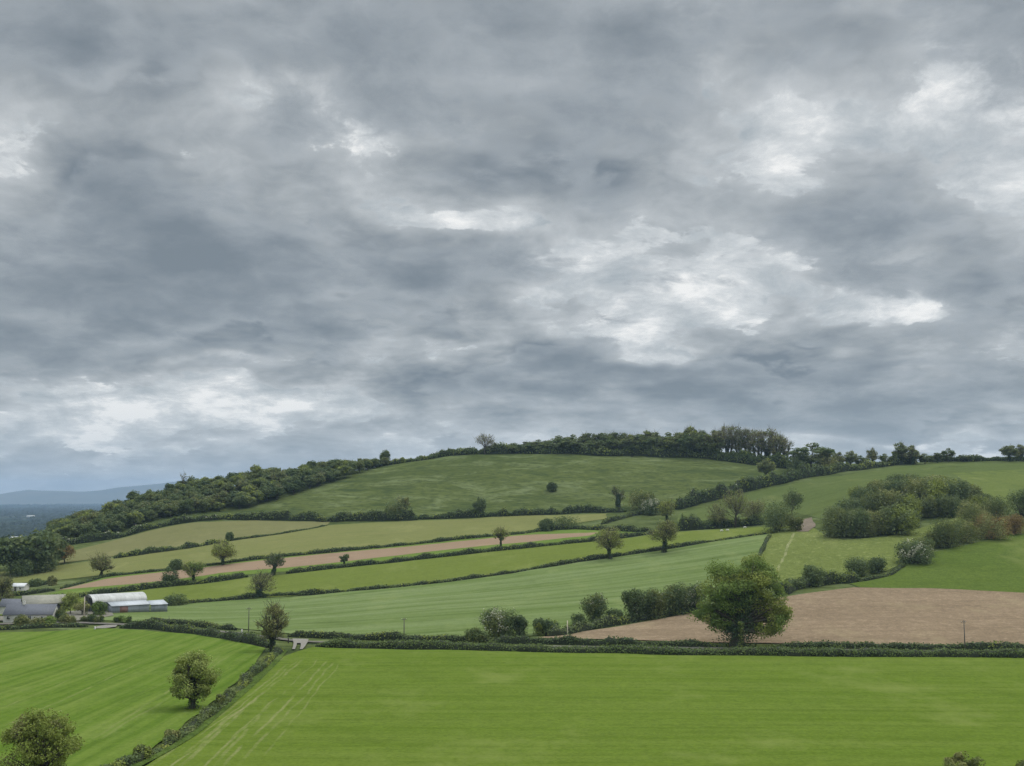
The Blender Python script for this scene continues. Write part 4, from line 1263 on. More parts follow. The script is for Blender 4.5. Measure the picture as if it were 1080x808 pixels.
# ------------------------------------------------------------------ farm buildings
def corrugated(name, c0, c1, c2, rough=0.5, scale=0.5, pitch=2.0):
    m, nt, N, L = new_mat(name)
    t = NT(nt)
    tc = t.node('ShaderNodeTexCoord')
    P = tc.outputs['Object']
    x, y, z = t.sep(P)
    nz = t.noise(P, scale, 6, 0.7)
    streak = t.noise(t.xyz(t.math('MULTIPLY', x, 1.6), t.math('MULTIPLY', y, 0.12), t.math('MULTIPLY', z, 0.12)), 1.0, 4, 0.7)
    col = t.ramp(nz, [(0.3, c0), (0.7, c1)])
    col = t.mix(t.math('MULTIPLY', t.maprange(streak, 0.5, 0.72), 0.75), col, c2)
    wv = t.math('SINE', t.math('MULTIPLY', x, 6.283 * pitch))
    t.surface(col, rough, t.bump(wv, 0.35, 0.03), 0.35)
    return m


M_ZINC = corrugated('weathered_white_tin', (0.32, 0.32, 0.305), (0.48, 0.48, 0.46), (0.20, 0.20, 0.18))
M_TIN = corrugated('blue_grey_tin', (0.37, 0.395, 0.42), (0.46, 0.485, 0.505), (0.31, 0.335, 0.36))
M_WALLTIN = corrugated('grey_wall_tin', (0.17, 0.19, 0.205), (0.25, 0.27, 0.285), (0.12, 0.13, 0.14))
M_SLATE = simple('dark_slate', (0.075, 0.08, 0.095), (0.115, 0.12, 0.14), 2.0, 0.6)
M_ASB = simple('mossy_cement_sheet', (0.19, 0.185, 0.155), (0.27, 0.26, 0.21), 0.8, 0.85)
M_WHITE = simple('limewash', (0.40, 0.39, 0.35), (0.60, 0.59, 0.55), 0.5, 0.85)
M_DARK = simple('dark_timber', (0.035, 0.032, 0.03), (0.065, 0.06, 0.055), 1.2, 0.8)
M_GLASS = simple('window_glass', (0.02, 0.024, 0.028), (0.04, 0.045, 0.05), 0.5, 0.12, 0.0, 0.0, 0.6)
M_POLE = simple('weathered_pole', (0.075, 0.068, 0.06), (0.13, 0.12, 0.105), 3.0, 0.85)
M_PALEPOLE = simple('pale_pole', (0.42, 0.36, 0.28), (0.55, 0.48, 0.38), 3.0, 0.85)
M_CONC = simple('pale_concrete', (0.45, 0.44, 0.42), (0.6, 0.59, 0.56), 2.0, 0.9)
M_FLEECE = simple('fleece', (0.5, 0.48, 0.43), (0.66, 0.64, 0.58), 6.0, 0.95)
M_DFLEECE = simple('dark_hide', (0.02, 0.019, 0.018), (0.04, 0.036, 0.034), 6.0, 0.9)


def gable_house(name, loc, rz, L_, Wd, eave, ridge, wallm, roofm, label, cat, windows=(), doors=(), chimneys=(), over=0.25, gable_open=False):
    root = empty(name, loc, rz)
    w = MB()
    hx, hy = L_ / 2, Wd / 2
    v = [(-hx, -hy, -0.6), (hx, -hy, -0.6), (hx, hy, -0.6), (-hx, hy, -0.6), (-hx, -hy, eave), (hx, -hy, eave), (hx, hy, eave), (-hx, hy, eave), (-hx, 0, ridge), (hx, 0, ridge)]
    w.poly(v, [(0, 1, 5, 4), (2, 3, 7, 6), (1, 2, 6, 9, 5), (3, 0, 4, 8, 7)])
    w.build('wall', wallm, root)
    r = MB()
    sl = (ridge - eave) / hy
    ex, ey = hx + over, hy + over
    ze = eave - sl * over + 0.06
    zr = ridge + 0.06
    th = 0.12
    v = [(-ex, -ey, ze), (ex, -ey, ze), (ex, 0, zr), (-ex, 0, zr), (ex, ey, ze), (-ex, ey, ze)]
    v += [(a, b, c + th) for a, b, c in v]
    r.poly(v, [(0, 3, 2, 1), (3, 5, 4, 2), (6, 7, 8, 9), (9, 8, 10, 11), (0, 1, 7, 6), (4, 5, 11, 10), (1, 2, 8, 7), (2, 4, 10, 8), (3, 0, 6, 9), (5, 3, 9, 11)])
    ro = r.build('roof', roofm, root)
    for cx_, hh in chimneys:
        c = MB()
        c.box((cx_ - 0.35, -0.3, ridge - 0.6), (cx_ + 0.35, 0.3, ridge + hh))
        c.box((cx_ - 0.42, -0.37, ridge + hh), (cx_ + 0.42, 0.37, ridge + hh + 0.12))
        for dx in (-0.16, 0.16):
            c.tube([(cx_ + dx, 0, ridge + hh + 0.12), (cx_ + dx, 0, ridge + hh + 0.45)], [0.1, 0.085], 8)
        c.build('chimney', M_WHITE, ro)
    for x, z, ww, hh in windows:
        f = MB()
        y = -hy
        for a, b in (((x - ww / 2, y - 0.05, z), (x - ww / 2 + 0.08, y + 0.01, z + hh)), ((x + ww / 2 - 0.08, y - 0.05, z), (x + ww / 2, y + 0.01, z + hh)),
                     ((x - ww / 2 + 0.08, y - 0.05, z + hh - 0.08), (x + ww / 2 - 0.08, y + 0.01, z + hh)), ((x - ww / 2 - 0.06, y - 0.11, z - 0.09), (x + ww / 2 + 0.06, y + 0.01, z)),
                     ((x - 0.03, y - 0.045, z), (x + 0.03, y + 0.012, z + hh - 0.08))):
            f.box(a, b)
        fo = f.build('window', M_CONC, root)
        p = MB()
        p.box((x - ww / 2 + 0.08, y - 0.02, z), (x + ww / 2 - 0.08, y + 0.015, z + hh - 0.08))
        p.build('pane', M_GLASS, fo)
    for x, ww, hh in doors:
        d = MB()
        d.box((x - ww / 2, -hy - 0.04, -0.05), (x + ww / 2, -hy + 0.01, hh))
        do = d.build('door', M_DARK, root)
        k = MB()
        k.tube([(x + ww / 2 - 0.12, -hy - 0.04, 1.0), (x + ww / 2 - 0.12, -hy - 0.12, 1.0)], [0.04, 0.04], 8)
        k.build('handle', M_CONC, do)
    return tag(root, label, cat)


p = hit(29, 656)
pz = lambda p: (p[0], p[1], p[2])
s = mpp(p)
gable_house('farmhouse', pz(p + np.array([0, 3.0, 0])), R(2), 51 * s, 6.5, 2.4, 5.2, M_WHITE, M_SLATE, 'long white farmhouse with a dark slate roof behind the lane', 'house',
            windows=[(-6.2, 0.9, 1.0, 1.0), (0.6, 0.9, 1.0, 1.1), (4.6, 0.9, 0.9, 0.9)], doors=[(-2.6, 1.0, 2.0), (6.6, 1.0, 2.0)], chimneys=[(-2.6, 0.9)])
p = hit(35, 650)
gable_house('farm_shed', pz(p + np.array([0.0, 8.0, 0])), R(26), 13.5, 11.0, 3.8, 6.2, M_DARK, M_ASB, 'dark shed with a mossy grey roof behind the white farmhouse', 'shed', doors=[(4.0, 2.6, 2.8)])
p = hit(10, 648)
gable_house('farm_outhouse', pz(p + np.array([0.0, 4.0, 0])), R(0), 9.0, 5.0, 2.6, 4.9, M_WHITE, M_SLATE, 'low slate-roofed outhouse at the back corner of the farmhouse', 'shed', windows=[(0.0, 1.0, 0.9, 0.8)])
p = hit(19, 623.5)
gable_house('cottage', pz(p + np.array([0, 2, 0])), R(-4), 14 * mpp(p), 4.5, 1.9, 3.0, M_WHITE, simple('white_sheet_roof', (0.45, 0.46, 0.46), (0.56, 0.57, 0.57), 0.8, 0.6),
            'little white cottage with a white roof below the dark clump of trees', 'cottage', windows=[(1.2, 0.8, 0.8, 0.7)], doors=[(-1.0, 0.95, 1.7)])


def dutch_barn():
    p = hit(114, 646)
    s = mpp(p)
    root = empty('hay_barn', pz(p + np.array([0, 7.0, 0])), R(38))
    Lb, Wb, eave, rise = 18.5, 9.5, 3.6, 2.4
    k = 14
    th = np.linspace(0, math.pi, k + 1)
    arc = np.stack([-np.cos(th) * (Wb / 2 + 0.2), eave + np.sin(th) * rise], 1)
    r = MB()
    xs = np.linspace(-Lb / 2 - 0.3, Lb / 2 + 0.3, 9)
    V = np.array([[(x, a, b) for a, b in arc] for x in xs]).reshape(-1, 3)
    V2 = np.array([[(x, a * 0.985, b - 0.08) for a, b in arc] for x in xs]).reshape(-1, 3)
    m = k + 1
    fs = [(i * m + j, (i + 1) * m + j, (i + 1) * m + j + 1, i * m + j + 1) for i in range(len(xs) - 1) for j in range(k)]
    r.poly(V, fs)
    r.poly(V2, [f[::-1] for f in fs])
    for e in (0, (len(xs) - 1) * m):
        r.poly(np.concatenate([V[e:e + m], V2[e:e + m]]), [(j, j + 1, m + j + 1, m + j) for j in range(k)])
    r.build('roof', M_ZINC, root, smooth=True)
    w = MB()
    # long sides and far gable, the near gable stays open under a tin apron
    w.poly([(-Lb / 2, -Wb / 2, -0.5), (Lb / 2, -Wb / 2, -0.5), (Lb / 2, -Wb / 2, eave), (-Lb / 2, -Wb / 2, eave)], [(0, 1, 2, 3)])
    w.poly([(-Lb / 2, Wb / 2, -0.5), (Lb / 2, Wb / 2, -0.5), (Lb / 2, Wb / 2, eave), (-Lb / 2, Wb / 2, eave)], [(3, 2, 1, 0)])
    A_ = np.stack([-np.cos(th) * Wb / 2, eave + np.sin(th) * rise * 0.97], 1)
    w.poly([(Lb / 2, -Wb / 2, -0.5), (Lb / 2, Wb / 2, -0.5)] + [(Lb / 2, a, b) for a, b in A_[::-1]], [tuple(range(k + 3))])
    w.build('wall', M_WALLTIN, root)
    gp = MB()
    cut = A_[A_[:, 1] > eave + rise * 0.55]
    gp.poly([(-Lb / 2 + 0.05, a, b) for a, b in cut] + [(-Lb / 2 + 0.13, a, b) for a, b in cut], [tuple(range(len(cut))), tuple(range(len(cut), 2 * len(cut)))[::-1]])
    gp.build('gable_apron', M_ZINC, root)
    for y in (-Wb / 2 + 0.2, 0.0, Wb / 2 - 0.2):
        q = MB()
        q.tube([(-Lb / 2 + 0.2, y, -0.5), (-Lb / 2 + 0.2, y, eave + (rise * 0.55 if y == 0 else 0))], [0.12, 0.12], 8)
        q.build('post', M_DARK, root)
    tag(root, 'round-roofed hay barn of weathered white tin with an open end', 'barn')
    # the lean-to along its near side
    lt = empty('lean_to', pz(p + np.array([0, 7.0, 0])), R(38))
    a = MB()
    y0, y1, z0, z1 = -Wb / 2 - 5.0, -Wb / 2 - 0.12, 2.35, 3.5
    for x0, x1 in ((-4.6, 9.0), (9.1, 15.5)):
        dz = 0 if x0 < 0 else -0.35
        v = [(x0, y0, z0 + dz), (x1, y0, z0 + dz), (x1, y1, z1 + dz), (x0, y1, z1 + dz)]
        v += [(x, y, z + 0.08) for x, y, z in v]
        a.poly(v, [(0, 3, 2, 1), (4, 5, 6, 7), (0, 1, 5, 4), (1, 2, 6, 5), (2, 3, 7, 6), (3, 0, 4, 7)])
    a.build('roof', M_TIN, lt)
    b = MB()
    b.box((-4.3, y0 + 0.3, -0.8), (8.9, y0 + 0.42, 2.38))
    b.box((-4.3, y0 + 0.44, -0.8), (-4.18, y1, 2.4))
    b.box((9.3, y0 + 0.32, -0.8), (15.2, y0 + 0.44, 2.05))
    b.box((15.22, y0 + 0.32, -0.8), (15.34, y1, 2.05))
    b.build('wall', M_WALLTIN, lt)
    d = MB()
    d.box((-1.6, y0 + 0.22, -0.2), (1.2, y0 + 0.29, 2.1))
    d.build('door', simple('faded_red_door', (0.17, 0.09, 0.075), (0.24, 0.14, 0.12), 1.0), lt)
    tag(lt, 'long blue grey tin lean-to along the front of the round-roofed barn', 'lean-to')


dutch_barn()


# ------------------------------------------------------------------ poles, posts, gate
def pole(px, base, top, label, mat, arm=True, r=0.13, name='utility_pole', cat='utility pole', dy=0.0):
    p = ground_at(px, base, dy)
    h = (base - top) * mpp(p)
    root = empty(name, pz(p), 0.3)
    q = MB()
    q.tube([(0, 0, -0.8), (0.02, 0, h * 0.5), (0, 0, h)], [r * 1.15, r, r * 0.8], 10)
    q.build('post', mat, root, smooth=True)
    if arm:
        a = MB()
        a.box((-0.75, r * 0.8, h - 0.55), (0.75, r * 0.8 + 0.1, h - 0.43))
        ao = a.build('crossarm', mat, root)
        for x in (-0.65, 0.0, 0.65):
            i_ = MB()
            i_.tube([(x, r * 0.8 + 0.05, h - 0.44), (x, r * 0.8 + 0.05, h - 0.26)], [0.06, 0.04], 8)
            i_.build('insulator', M_CONC, ao)
    return tag(root, label, cat)


pole(1018, 690, 655, 'wooden utility pole standing in the hedge below the brown field', M_POLE)
pole(262, 669, 641, 'wooden utility pole left of the thin hazy tree by the lane', M_POLE)
pole(426, 676, 652, 'wooden utility pole on the lane hedge in front of the bluish field', M_POLE)
pole(178, 660, 650, 'short grey pole by the lane below the barn lean-to', M_POLE, arm=False, r=0.09)
pole(88.5, 653, 630, 'pale wooden pole before the open end of the barn', M_PALEPOLE, r=0.16, arm=False)
pole(598.5, 676, 655, 'pale post at the lowest corner of the brown field', M_PALEPOLE, arm=False, r=0.14, name='marker_post', cat='post')
pole(255, 668, 664, 'stubby white gatepost beside the lane left of the hazy tree', M_CONC, arm=False, r=0.22, name='gatepost', cat='gatepost')
pole(304, 678, 672, 'dark gatepost at the gravel gateway into the near field', M_DARK, arm=False, r=0.16, name='gatepost', cat='gatepost')
pole(100, 664.5, 661, 'white stone gatepost at the farm gateway on the lane', M_CONC, arm=False, r=0.25, name='gatepost', cat='gatepost')


# ------------------------------------------------------------------ grazing animals
def animal(px, base, label, cat, mat, name, sc=1.0, rz=0.0):
    p = hit(px, base)
    g = np.random.default_rng(int(px))
    V, E, Rr = [], [], []

    def v(x, y, z, r):
        V.append((x, y, z)); Rr.append(r)
        return len(V) - 1
    hip, mid, sh = v(-0.42, 0, 0.66, 0.25), v(0, 0, 0.64, 0.29), v(0.38, 0, 0.66, 0.24)
    nk, hd, mz = v(0.58, 0, 0.62, 0.13), v(0.74, 0, 0.44, 0.10), v(0.84, 0, 0.26, 0.065)
    tl = v(-0.66, 0, 0.56, 0.05)
    E += [(hip, mid), (mid, sh), (sh, nk), (nk, hd), (hd, mz), (hip, tl)]
    for x, b in ((-0.40, hip), (0.36, sh)):
        for y in (-0.14, 0.14):
            k1 = v(x + (0.03 if x > 0 else -0.06), y, 0.36, 0.065)
            k2 = v(x + (0.0 if x > 0 else -0.02), y, 0.02, 0.045)
            E += [(b, k1), (k1, k2)]
    me = bpy.data.meshes.new(name)
    me.from_pydata(V, E, [])
    o = bpy.data.objects.new(name, me)
    COL.objects.link(o)
    o.modifiers.new('skin', 'SKIN')
    for i, r in enumerate(Rr): me.skin_vertices[0].data[i].radius = (r, r)
    me.skin_vertices[0].data[hip].use_root = True
    o.modifiers.new('sub', 'SUBSURF').levels = 1
    bpy.context.view_layer.update()
    ev = o.evaluated_get(bpy.context.evaluated_depsgraph_get())
    me2 = bpy.data.meshes.new_from_object(ev)
    me2.materials.clear()
    me2.materials.append(mat)
    o.modifiers.clear()
    o.data = me2
    o.location = pz(p)
    o.rotation_euler = (0, 0, rz)
    o.scale = (sc, sc, sc)
    return tag(o, label, cat)


animal(761, 561.0, 'white sheep grazing nearest the low end of the shrub hedge', 'sheep', M_FLEECE, 'sheep', 1.25, 0.3)
animal(767.5, 560.5, 'white sheep grazing just uphill of the first one', 'sheep', M_FLEECE, 'sheep', 1.25, 2.6)
animal(785.5, 557.5, 'white sheep alone under the brown budding tree', 'sheep', M_FLEECE, 'sheep', 1.2, 0.1)
animal(666.5, 482.6, 'dark animal grazing at the top of the hill pasture', 'grazing animal', M_DFLEECE, 'grazing_animal', 1.5, 0.2)

# ------------------------------------------------------------------ plain beyond and mountains
def far_woods():
    g = np.random.default_rng(5)
    mb = MB()
    C, Nn, S = [], [], []
    for _ in range(2600):
        y = 1350 + (g.random() ** 1.3) * 11500
        x = y * g.uniform(-0.62, 0.05)
        ln = g.uniform(40, 220)
        a = g.choice([0.1, 1.6, 0.5]) + g.normal() * 0.25
        k = int(ln / 9)
        t = np.linspace(-ln / 2, ln / 2, k)
        wx = 4 if g.random() < 0.75 else g.uniform(15, 50)
        px_, py_ = x + np.cos(a) * t + g.normal(size=k) * wx, y + np.sin(a) * t + g.normal(size=k) * wx
        hh = g.uniform(4, 13)
        for m in range(3):
            zz = 2.0 * vnoise(px_ / 700, py_ / 700, 3)
            C.append(np.stack([px_ + g.normal(size=k) * 3, py_ + g.normal(size=k) * 3, zz + hh * (0.2 + 0.6 * g.random(k))], 1))
            Nn.append(np.stack([g.normal(size=k) * 0.5, -0.6 + g.normal(size=k) * 0.5, 0.5 + g.random(k)], 1))
            S.append(np.full(k, hh * 1.2))
    C, Nn, S = np.concatenate(C), np.concatenate(Nn), np.concatenate(S)
    mb.quads(leaves(C, Nn, S, g, 0.9))
    tag(mb.build('far_woods', LEAF['plain']), 'dark hedgerow trees spread over the distant plain', 'woodland', kind='stuff')


far_woods()


def mountains():
    m = simple('moorland', (0.05, 0.06, 0.045), (0.10, 0.095, 0.07), 0.002, 0.95)
    mb = MB()
    prof = [(-200, 520), (-60, 522), (0, 522), (32, 517), (60, 518), (87, 519), (107, 517.5), (140, 513), (190, 508), (250, 512), (330, 517), (450, 520)]
    xs = np.linspace(-8500, 2200, 220)
    ys = np.linspace(12800, 15600, 24)
    X, Y = np.meshgrid(xs, ys)
    pxs = CX + F * X / Y
    crest = CAM[2] + (HOR - np.interp(pxs, [q[0] for q in prof], [q[1] for q in prof])) / F * 14200
    rise = sstep(12800, 14200, Y) * (1 - sstep(14300, 15600, Y))
    Z = -4 + (crest + 4) * rise ** 0.8 * (1 + 0.06 * vnoise(X / 500, Y / 400, 4) * (1 - np.abs(2 * rise - 1))) + 10 * rise * vnoise(X / 230, Y / 300, 9)
    nx = len(xs)
    V = np.stack([X, Y, Z], -1).reshape(-1, 3)
    fs = [(j * nx + i, j * nx + i + 1, (j + 1) * nx + i + 1, (j + 1) * nx + i) for j in range(len(ys) - 1) for i in range(nx - 1)]
    mb.poly(V, fs)
    tag(mb.build('mountains', m, smooth=True), kind='structure')


mountains()

for q, y_, lab in [(13, 2300, 'long pale farm building far out on the plain beside a wood'), (22, 2500, 'small pale farm building far out on the plain'), (36, 5200, 'pale sheds in the middle of the distant plain')]:
    x_ = (q - CX) / F * y_
    z_ = float(z_exact(np.array([x_]), np.array([float(y_)]))[0])
    gable_house('far_building', (x_, y_, z_), R(8), 34 if y_ > 4000 else 22, 10, 5, 8, M_WHITE, M_CONC, lab, 'farm building', doors=[(3.0, 3.0, 3.4)])

# ------------------------------------------------------------------ air
HZ = True
if HZ:
    mb = MB()
    mb.box((-17000, -3200, -8.0), (17000, 17200, 330.0))
    m, nt, N, L = new_mat('thin_air')
    t = NT(nt)
    pv = t.node('ShaderNodeVolumePrincipled')
    pv.inputs['Color'].default_value = (0.43, 0.61, 0.86, 1)
    pv.inputs['Density'].default_value = 6.5e-5
    pv.inputs['Anisotropy'].default_value = 0.1
    o = t.node('ShaderNodeOutputMaterial')
    L.new(pv.outputs[0], o.inputs['Volume'])
    tag(mb.build('haze', m), kind='stuff')

# ------------------------------------------------------------------ sky
SUN_EL, SUN_AZ = 58.0, 68.0        # azimuth from +Y towards +X
w = bpy.data.worlds.new('World')
scene.world = w
w.use_nodes = True
w.node_tree.nodes.clear()
t = NT(w.node_tree)
tc = t.node('ShaderNodeTexCoord')
Dv = tc.outputs['Generated']
dx, dy, dz = t.sep(Dv)
zc = t.math('MAXIMUM', dz, 0.0)
inv = t.math('DIVIDE', 1.0, t.math('ADD', zc, 0.26))
Q = t.xyz(t.math('MULTIPLY', dx, inv), t.math('MULTIPLY', dy, inv), 0.0)      # where the ray meets the cloud deck
yy = t.math('MAXIMUM', dy, 0.02)
U, Vv = t.math('DIVIDE', dx, yy), t.math('DIVIDE', dz, yy)
wn = t.noise(Q, 3.0, 3, 0.55, color=True, dim='2D')
wv = t.vmath('SUBTRACT', wn, (0.5, 0.5, 0.5))                                  # wandering of everything below
Qw = t.vmath('ADD', Q, t.vmath('SCALE', wv, scale=0.11))


def deck(off, scale, detail, rough, step=0.0):
    v = t.vmath('ADD', Qw, (off[0] + step * 0.25, off[1] + step, off[2]))
    return t.noise(v, scale, detail, rough, dim='2D')


def puffs(off, scale, detail, step=0.0):
    nd = t.node('ShaderNodeTexVoronoi', feature='SMOOTH_F1', voronoi_dimensions='2D')
    t.put(nd.inputs['Vector'], t.vmath('ADD', Qw, (off[0], off[1] + step, off[2])))
    nd.inputs['Scale'].default_value = scale
    nd.inputs['Detail'].default_value = detail
    nd.inputs['Roughness'].default_value = 0.5
    nd.inputs['Smoothness'].default_value = 0.45
    nd.normalize = True
    return t.math('SUBTRACT', 0.5, nd.outputs['Distance'])


def uv(px, py):
    d = ray(px, py)
    return d[0] / d[1], d[2] / d[1]


Uw = t.math('ADD', U, t.math('MULTIPLY', t.sep(wv)[0], 0.13))
Vw = t.math('ADD', Vv, t.math('MULTIPLY', t.sep(wv)[1], 0.075))


def masses(lst, start):
    """heavier and lighter parts of the deck, by direction"""
    out = start
    for px, py, hw, hh, am in lst:
        u0, v0 = uv(px, py)
        a = t.math('MULTIPLY', t.math('SUBTRACT', Uw, u0), F / hw)
        b = t.math('MULTIPLY', t.math('SUBTRACT', Vw, v0), F / hh)
        e = t.math('ADD', t.math('MULTIPLY', a, a), t.math('MULTIPLY', b, b))
        out = t.math('ADD', out, t.math('MULTIPLY', t.math('EXPONENT', t.math('MULTIPLY', e, -0.7)), am))
    return out


HEAVY = [(230, 380, 45, 9, -0.45), (330, 434, 75, 9, -0.42), (455, 362, 55, 11, -0.40), (700, 377, 55, 12, -0.45), (905, 330, 70, 14, -0.40), (505, 230, 75, 13, -0.36), (100, 470, 130, 8, -0.3), (560, 310, 50, 14, -0.3),
         (300, 325, 90, 22, 0.14), (505, 225, 80, 22, -0.26), (335, 418, 110, 22, -0.22), (380, 150, 60, 18, -0.16), (215, 188, 45, 26, -0.18), (640, 290, 60, 24, -0.16), (300, 330, 70, 16, -0.1), (470, 320, 60, 20, -0.16),
         (390, 8, 130, 34, 0.13), (690, 12, 110, 30, 0.12), (1065, 20, 70, 50, 0.24), (640, 90, 120, 40, 0.10), (330, 235, 120, 30, 0.08),
         (150, 298, 240, 55, 0.40), (50, 320, 120, 40, 0.14), (290, 165, 95, 45, 0.20), (105, 205, 80, 42, 0.20), (50, 60, 120, 55, 0.16), (560, 150, 210, 70, 0.18),
         (700, 195, 170, 34, 0.10), (740, 396, 210, 26, 0.50), (600, 375, 60, 20, 0.2), (1000, 420, 110, 18, 0.25), (1030, 300, 90, 45, 0.22), (930, 238, 110, 24, 0.14), (590, 390, 70, 26, 0.10), (440, 295, 130, 40, 0.12),
         (360, 362, 46, 16, 0.18), (440, 345, 22, 22, 0.12), (235, 392, 60, 18, 0.12), (880, 440, 240, 14, 0.14), (450, 40, 330, 34, 0.12), (120, 385, 90, 14, 0.10), (990, 80, 120, 50, 0.08),
         (900, 150, 110, 40, -0.22), (780, 195, 80, 22, -0.20), (640, 275, 170, 36, -0.10), (790, 300, 60, 26, -0.20), (925, 325, 70, 22, -0.22), (70, 440, 130, 22, -0.42), (210, 432, 110, 22, -0.26),
         (330, 420, 100, 26, -0.10), (505, 225, 90, 34, -0.20), (220, 75, 110, 30, -0.16), (210, 190, 34, 30, -0.16), (20, 190, 50, 24, -0.06), (700, 370, 50, 16, -0.16), (540, 340, 110, 30, -0.10), (940, 466, 150, 7, -0.25),
         (390, 180, 40, 30, -0.12), (60, 519, 60, 3, -0.3), (260, 385, 40, 16, -0.12), (1050, 420, 70, 20, -0.08), (1060, 210, 70, 16, -0.12)]
HO, PO, FO = (3.1, 7.7, 0.0), (5.2, 1.1, 2.0), (1.3, 9.1, 8.0)
MO = (11.3, 2.2, 4.0)
n_big = deck(HO, 1.9, 3, 0.5)
n_mid = deck(MO, 6.0, 6, 0.60)
pf = puffs(PO, 3.3, 2.0)
n_fine = deck(FO, 26.0, 4, 0.62)
M = t.math('MULTIPLY', masses([(a, b, c, d, e * (1.0 if e > 0 else 0.55)) for a, b, c, d, e in HEAVY], 0.0), 1.3)
fine = t.math('MULTIPLY', t.math('SUBTRACT', n_fine, 0.5), 0.17)
shape = t.math('MULTIPLY_ADD', t.math('SUBTRACT', n_big, 0.5), 0.75, 0.5)
shape = t.math('ADD', shape, t.math('MULTIPLY', t.math('SUBTRACT', n_mid, 0.5), 0.72))
shape = t.math('ADD', shape, t.math('MULTIPLY', t.math('SUBTRACT', pf, 0.1), 0.62))
shape = t.math('ADD', shape, fine)
# far off the deck is seen edge on, as long level bands
flat = t.maprange(dz, 0.02, 0.22, 1.0, 0.0, True)
bands = t.noise(t.xyz(t.math('MULTIPLY', Uw, 2.6), t.math('MULTIPLY', Vw, 26.0), 0.0), 1.0, 5, 0.6, dim='2D')
shape = t.math('ADD', shape, t.math('MULTIPLY', flat, t.math('MULTIPLY', t.math('SUBTRACT', bands, 0.5), 0.62)))
dens = t.math('ADD', shape, M)
# how fast the cloud thins upwards: its shoulders catch the light
up = t.math('SUBTRACT', t.math('ADD', t.math('MULTIPLY', n_mid, 0.55), t.math('MULTIPLY', pf, 0.5)),
            t.math('ADD', t.math('MULTIPLY', deck(MO, 6.0, 3, 0.60, 0.05), 0.55), t.math('MULTIPLY', puffs(PO, 3.3, 1.0, 0.05), 0.5)))
# the higher, paler layer seen between the lower clouds
pale = t.math('MULTIPLY_ADD', t.math('SUBTRACT', deck((8.0, 3.0, 1.0), 5.5, 7, 0.64), 0.5), 1.75, 0.56)
pale = t.math('ADD', pale, t.math('MULTIPLY', t.math('SUBTRACT', 0.45, dens), 0.80))
pale = t.math('ADD', pale, t.math('MULTIPLY', up, 0.5))
back = t.ramp(pale, [(0.20, (0.40, 0.445, 0.475)), (0.50, (0.53, 0.565, 0.585)), (0.74, (0.69, 0.715, 0.725)), (0.95, (0.93, 0.93, 0.915))])
# the main deck: grey, darkest where it is thickest
thick = t.math('SUBTRACT', dens, t.math('MULTIPLY', up, 0.95))
front = t.ramp(thick, [(0.36, (0.64, 0.665, 0.68)), (0.54, (0.468, 0.498, 0.516)), (0.72, (0.335, 0.366, 0.388)), (0.98, (0.185, 0.220, 0.252))])
cloud = t.mix(t.maprange(dens, 0.455, 0.53, 0.0, 1.0, True), back, front)
# ragged lower clouds hanging in front of it
SO = (2.4, 6.6, 0.0)
n2 = deck((7.9, 0.7, 0.0), 2.3, 4, 0.55)
p2 = puffs(SO, 4.4, 2.0)
up2 = t.math('SUBTRACT', p2, puffs(SO, 4.4, 1.0, 0.04))
d2 = t.math('ADD', t.math('MULTIPLY_ADD', t.math('SUBTRACT', n2, 0.5), 1.0, 0.45), t.math('MULTIPLY', t.math('SUBTRACT', p2, 0.1), 0.55))
d2 = t.math('ADD', t.math('ADD', d2, t.math('MULTIPLY', M, 0.7)), t.math('ADD', fine, t.math('MULTIPLY', t.math('SUBTRACT', n_mid, 0.5), 0.35)))
scud = t.ramp(t.math('SUBTRACT', d2, t.math('MULTIPLY', up2, 0.8)), [(0.44, (0.56, 0.59, 0.61)), (0.62, (0.385, 0.42, 0.448)), (0.80, (0.28, 0.315, 0.345)), (1.05, (0.20, 0.235, 0.265))])
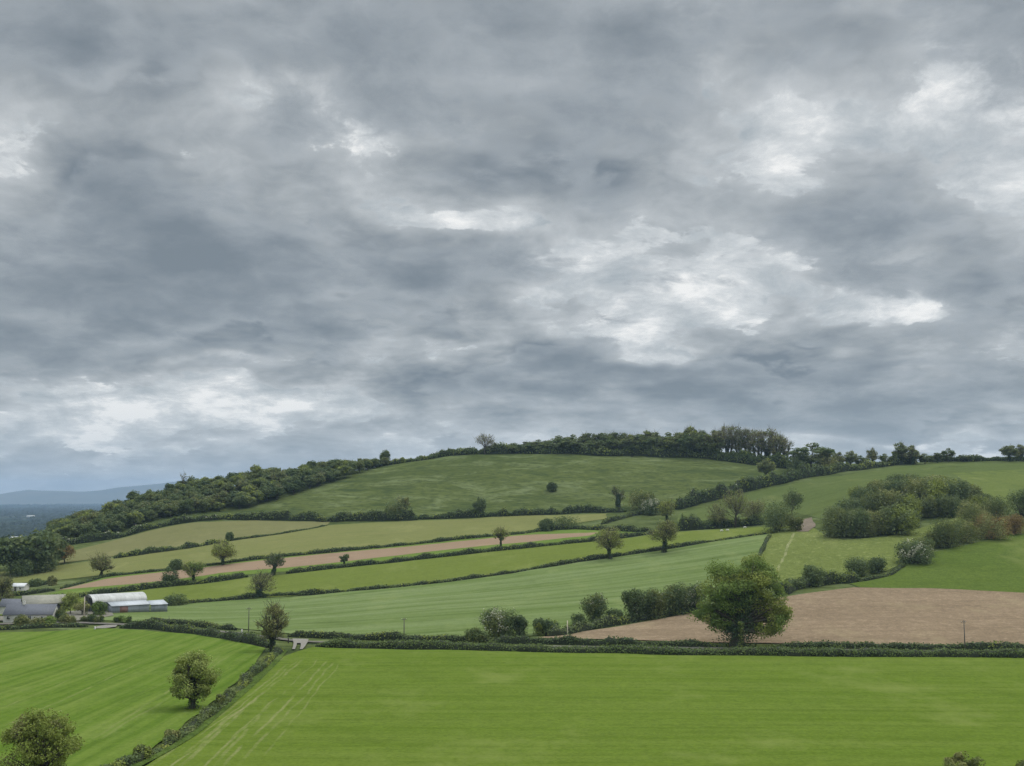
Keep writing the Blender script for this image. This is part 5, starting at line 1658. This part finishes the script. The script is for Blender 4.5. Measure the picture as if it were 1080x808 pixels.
cloud = t.mix(t.math('MULTIPLY', t.maprange(d2, 0.54, 0.70, 0.0, 1.0, True), 0.78), cloud, scud)
low = t.maprange(dz, 0.0, 0.11, 1.0, 0.0, True)
cloud = t.mix(t.math('MULTIPLY', low, 0.42), cloud, (0.49, 0.57, 0.635))         # far clouds through more air
high = t.maprange(dz, 0.42, 0.80, 1.0, 4.4, True)                              # an overcast sky is brightest overhead
sk = t.node('ShaderNodeTexSky')
sk.sky_type = 'NISHITA'
sk.sun_disc = False
sk.sun_elevation = R(SUN_EL)
sk.sun_rotation = R(SUN_AZ)
sk.altitude = 150
bg1 = t.node('ShaderNodeBackground')
bg1.inputs['Strength'].default_value = 0.10
t.L.new(sk.outputs[0], bg1.inputs[0])
bg2 = t.node('ShaderNodeBackground')
t.L.new(cloud, bg2.inputs[0])
t.L.new(high, bg2.inputs[1])
ms = t.node('ShaderNodeMixShader')
ms.inputs[0].default_value = 0.96
t.L.new(bg1.outputs[0], ms.inputs[1])
t.L.new(bg2.outputs[0], ms.inputs[2])
ow = t.node('ShaderNodeOutputWorld')
t.L.new(ms.outputs[0], ow.inputs[0])
w.cycles.sampling_method = 'MANUAL'
w.cycles.sample_map_resolution = 512

sl = bpy.data.lights.new('sun', 'SUN')
sl.energy = 1.5
sl.angle = R(11)
sl.color = (1.0, 0.95, 0.87)
so = bpy.data.objects.new('sun', sl)
COL.objects.link(so)
az, el = R(SUN_AZ), R(SUN_EL)
to_sun = Vector((math.sin(az) * math.cos(el), math.cos(az) * math.cos(el), math.sin(el)))
so.rotation_euler = to_sun.to_track_quat('Z', 'Y').to_euler()
so.location = (0, 0, 400)

# ------------------------------------------------------------------ output
scene.view_settings.view_transform = 'Standard'
scene.view_settings.look = 'None'
scene.view_settings.exposure = 0.0
scene.view_settings.gamma = 1.0
scene.view_settings.use_curve_mapping = False
scene.cycles.max_bounces = 6
scene.cycles.diffuse_bounces = 3
scene.cycles.volume_bounces = 1
scene.cycles.use_denoising = True
scene.cycles.denoising_prefilter = 'NONE'
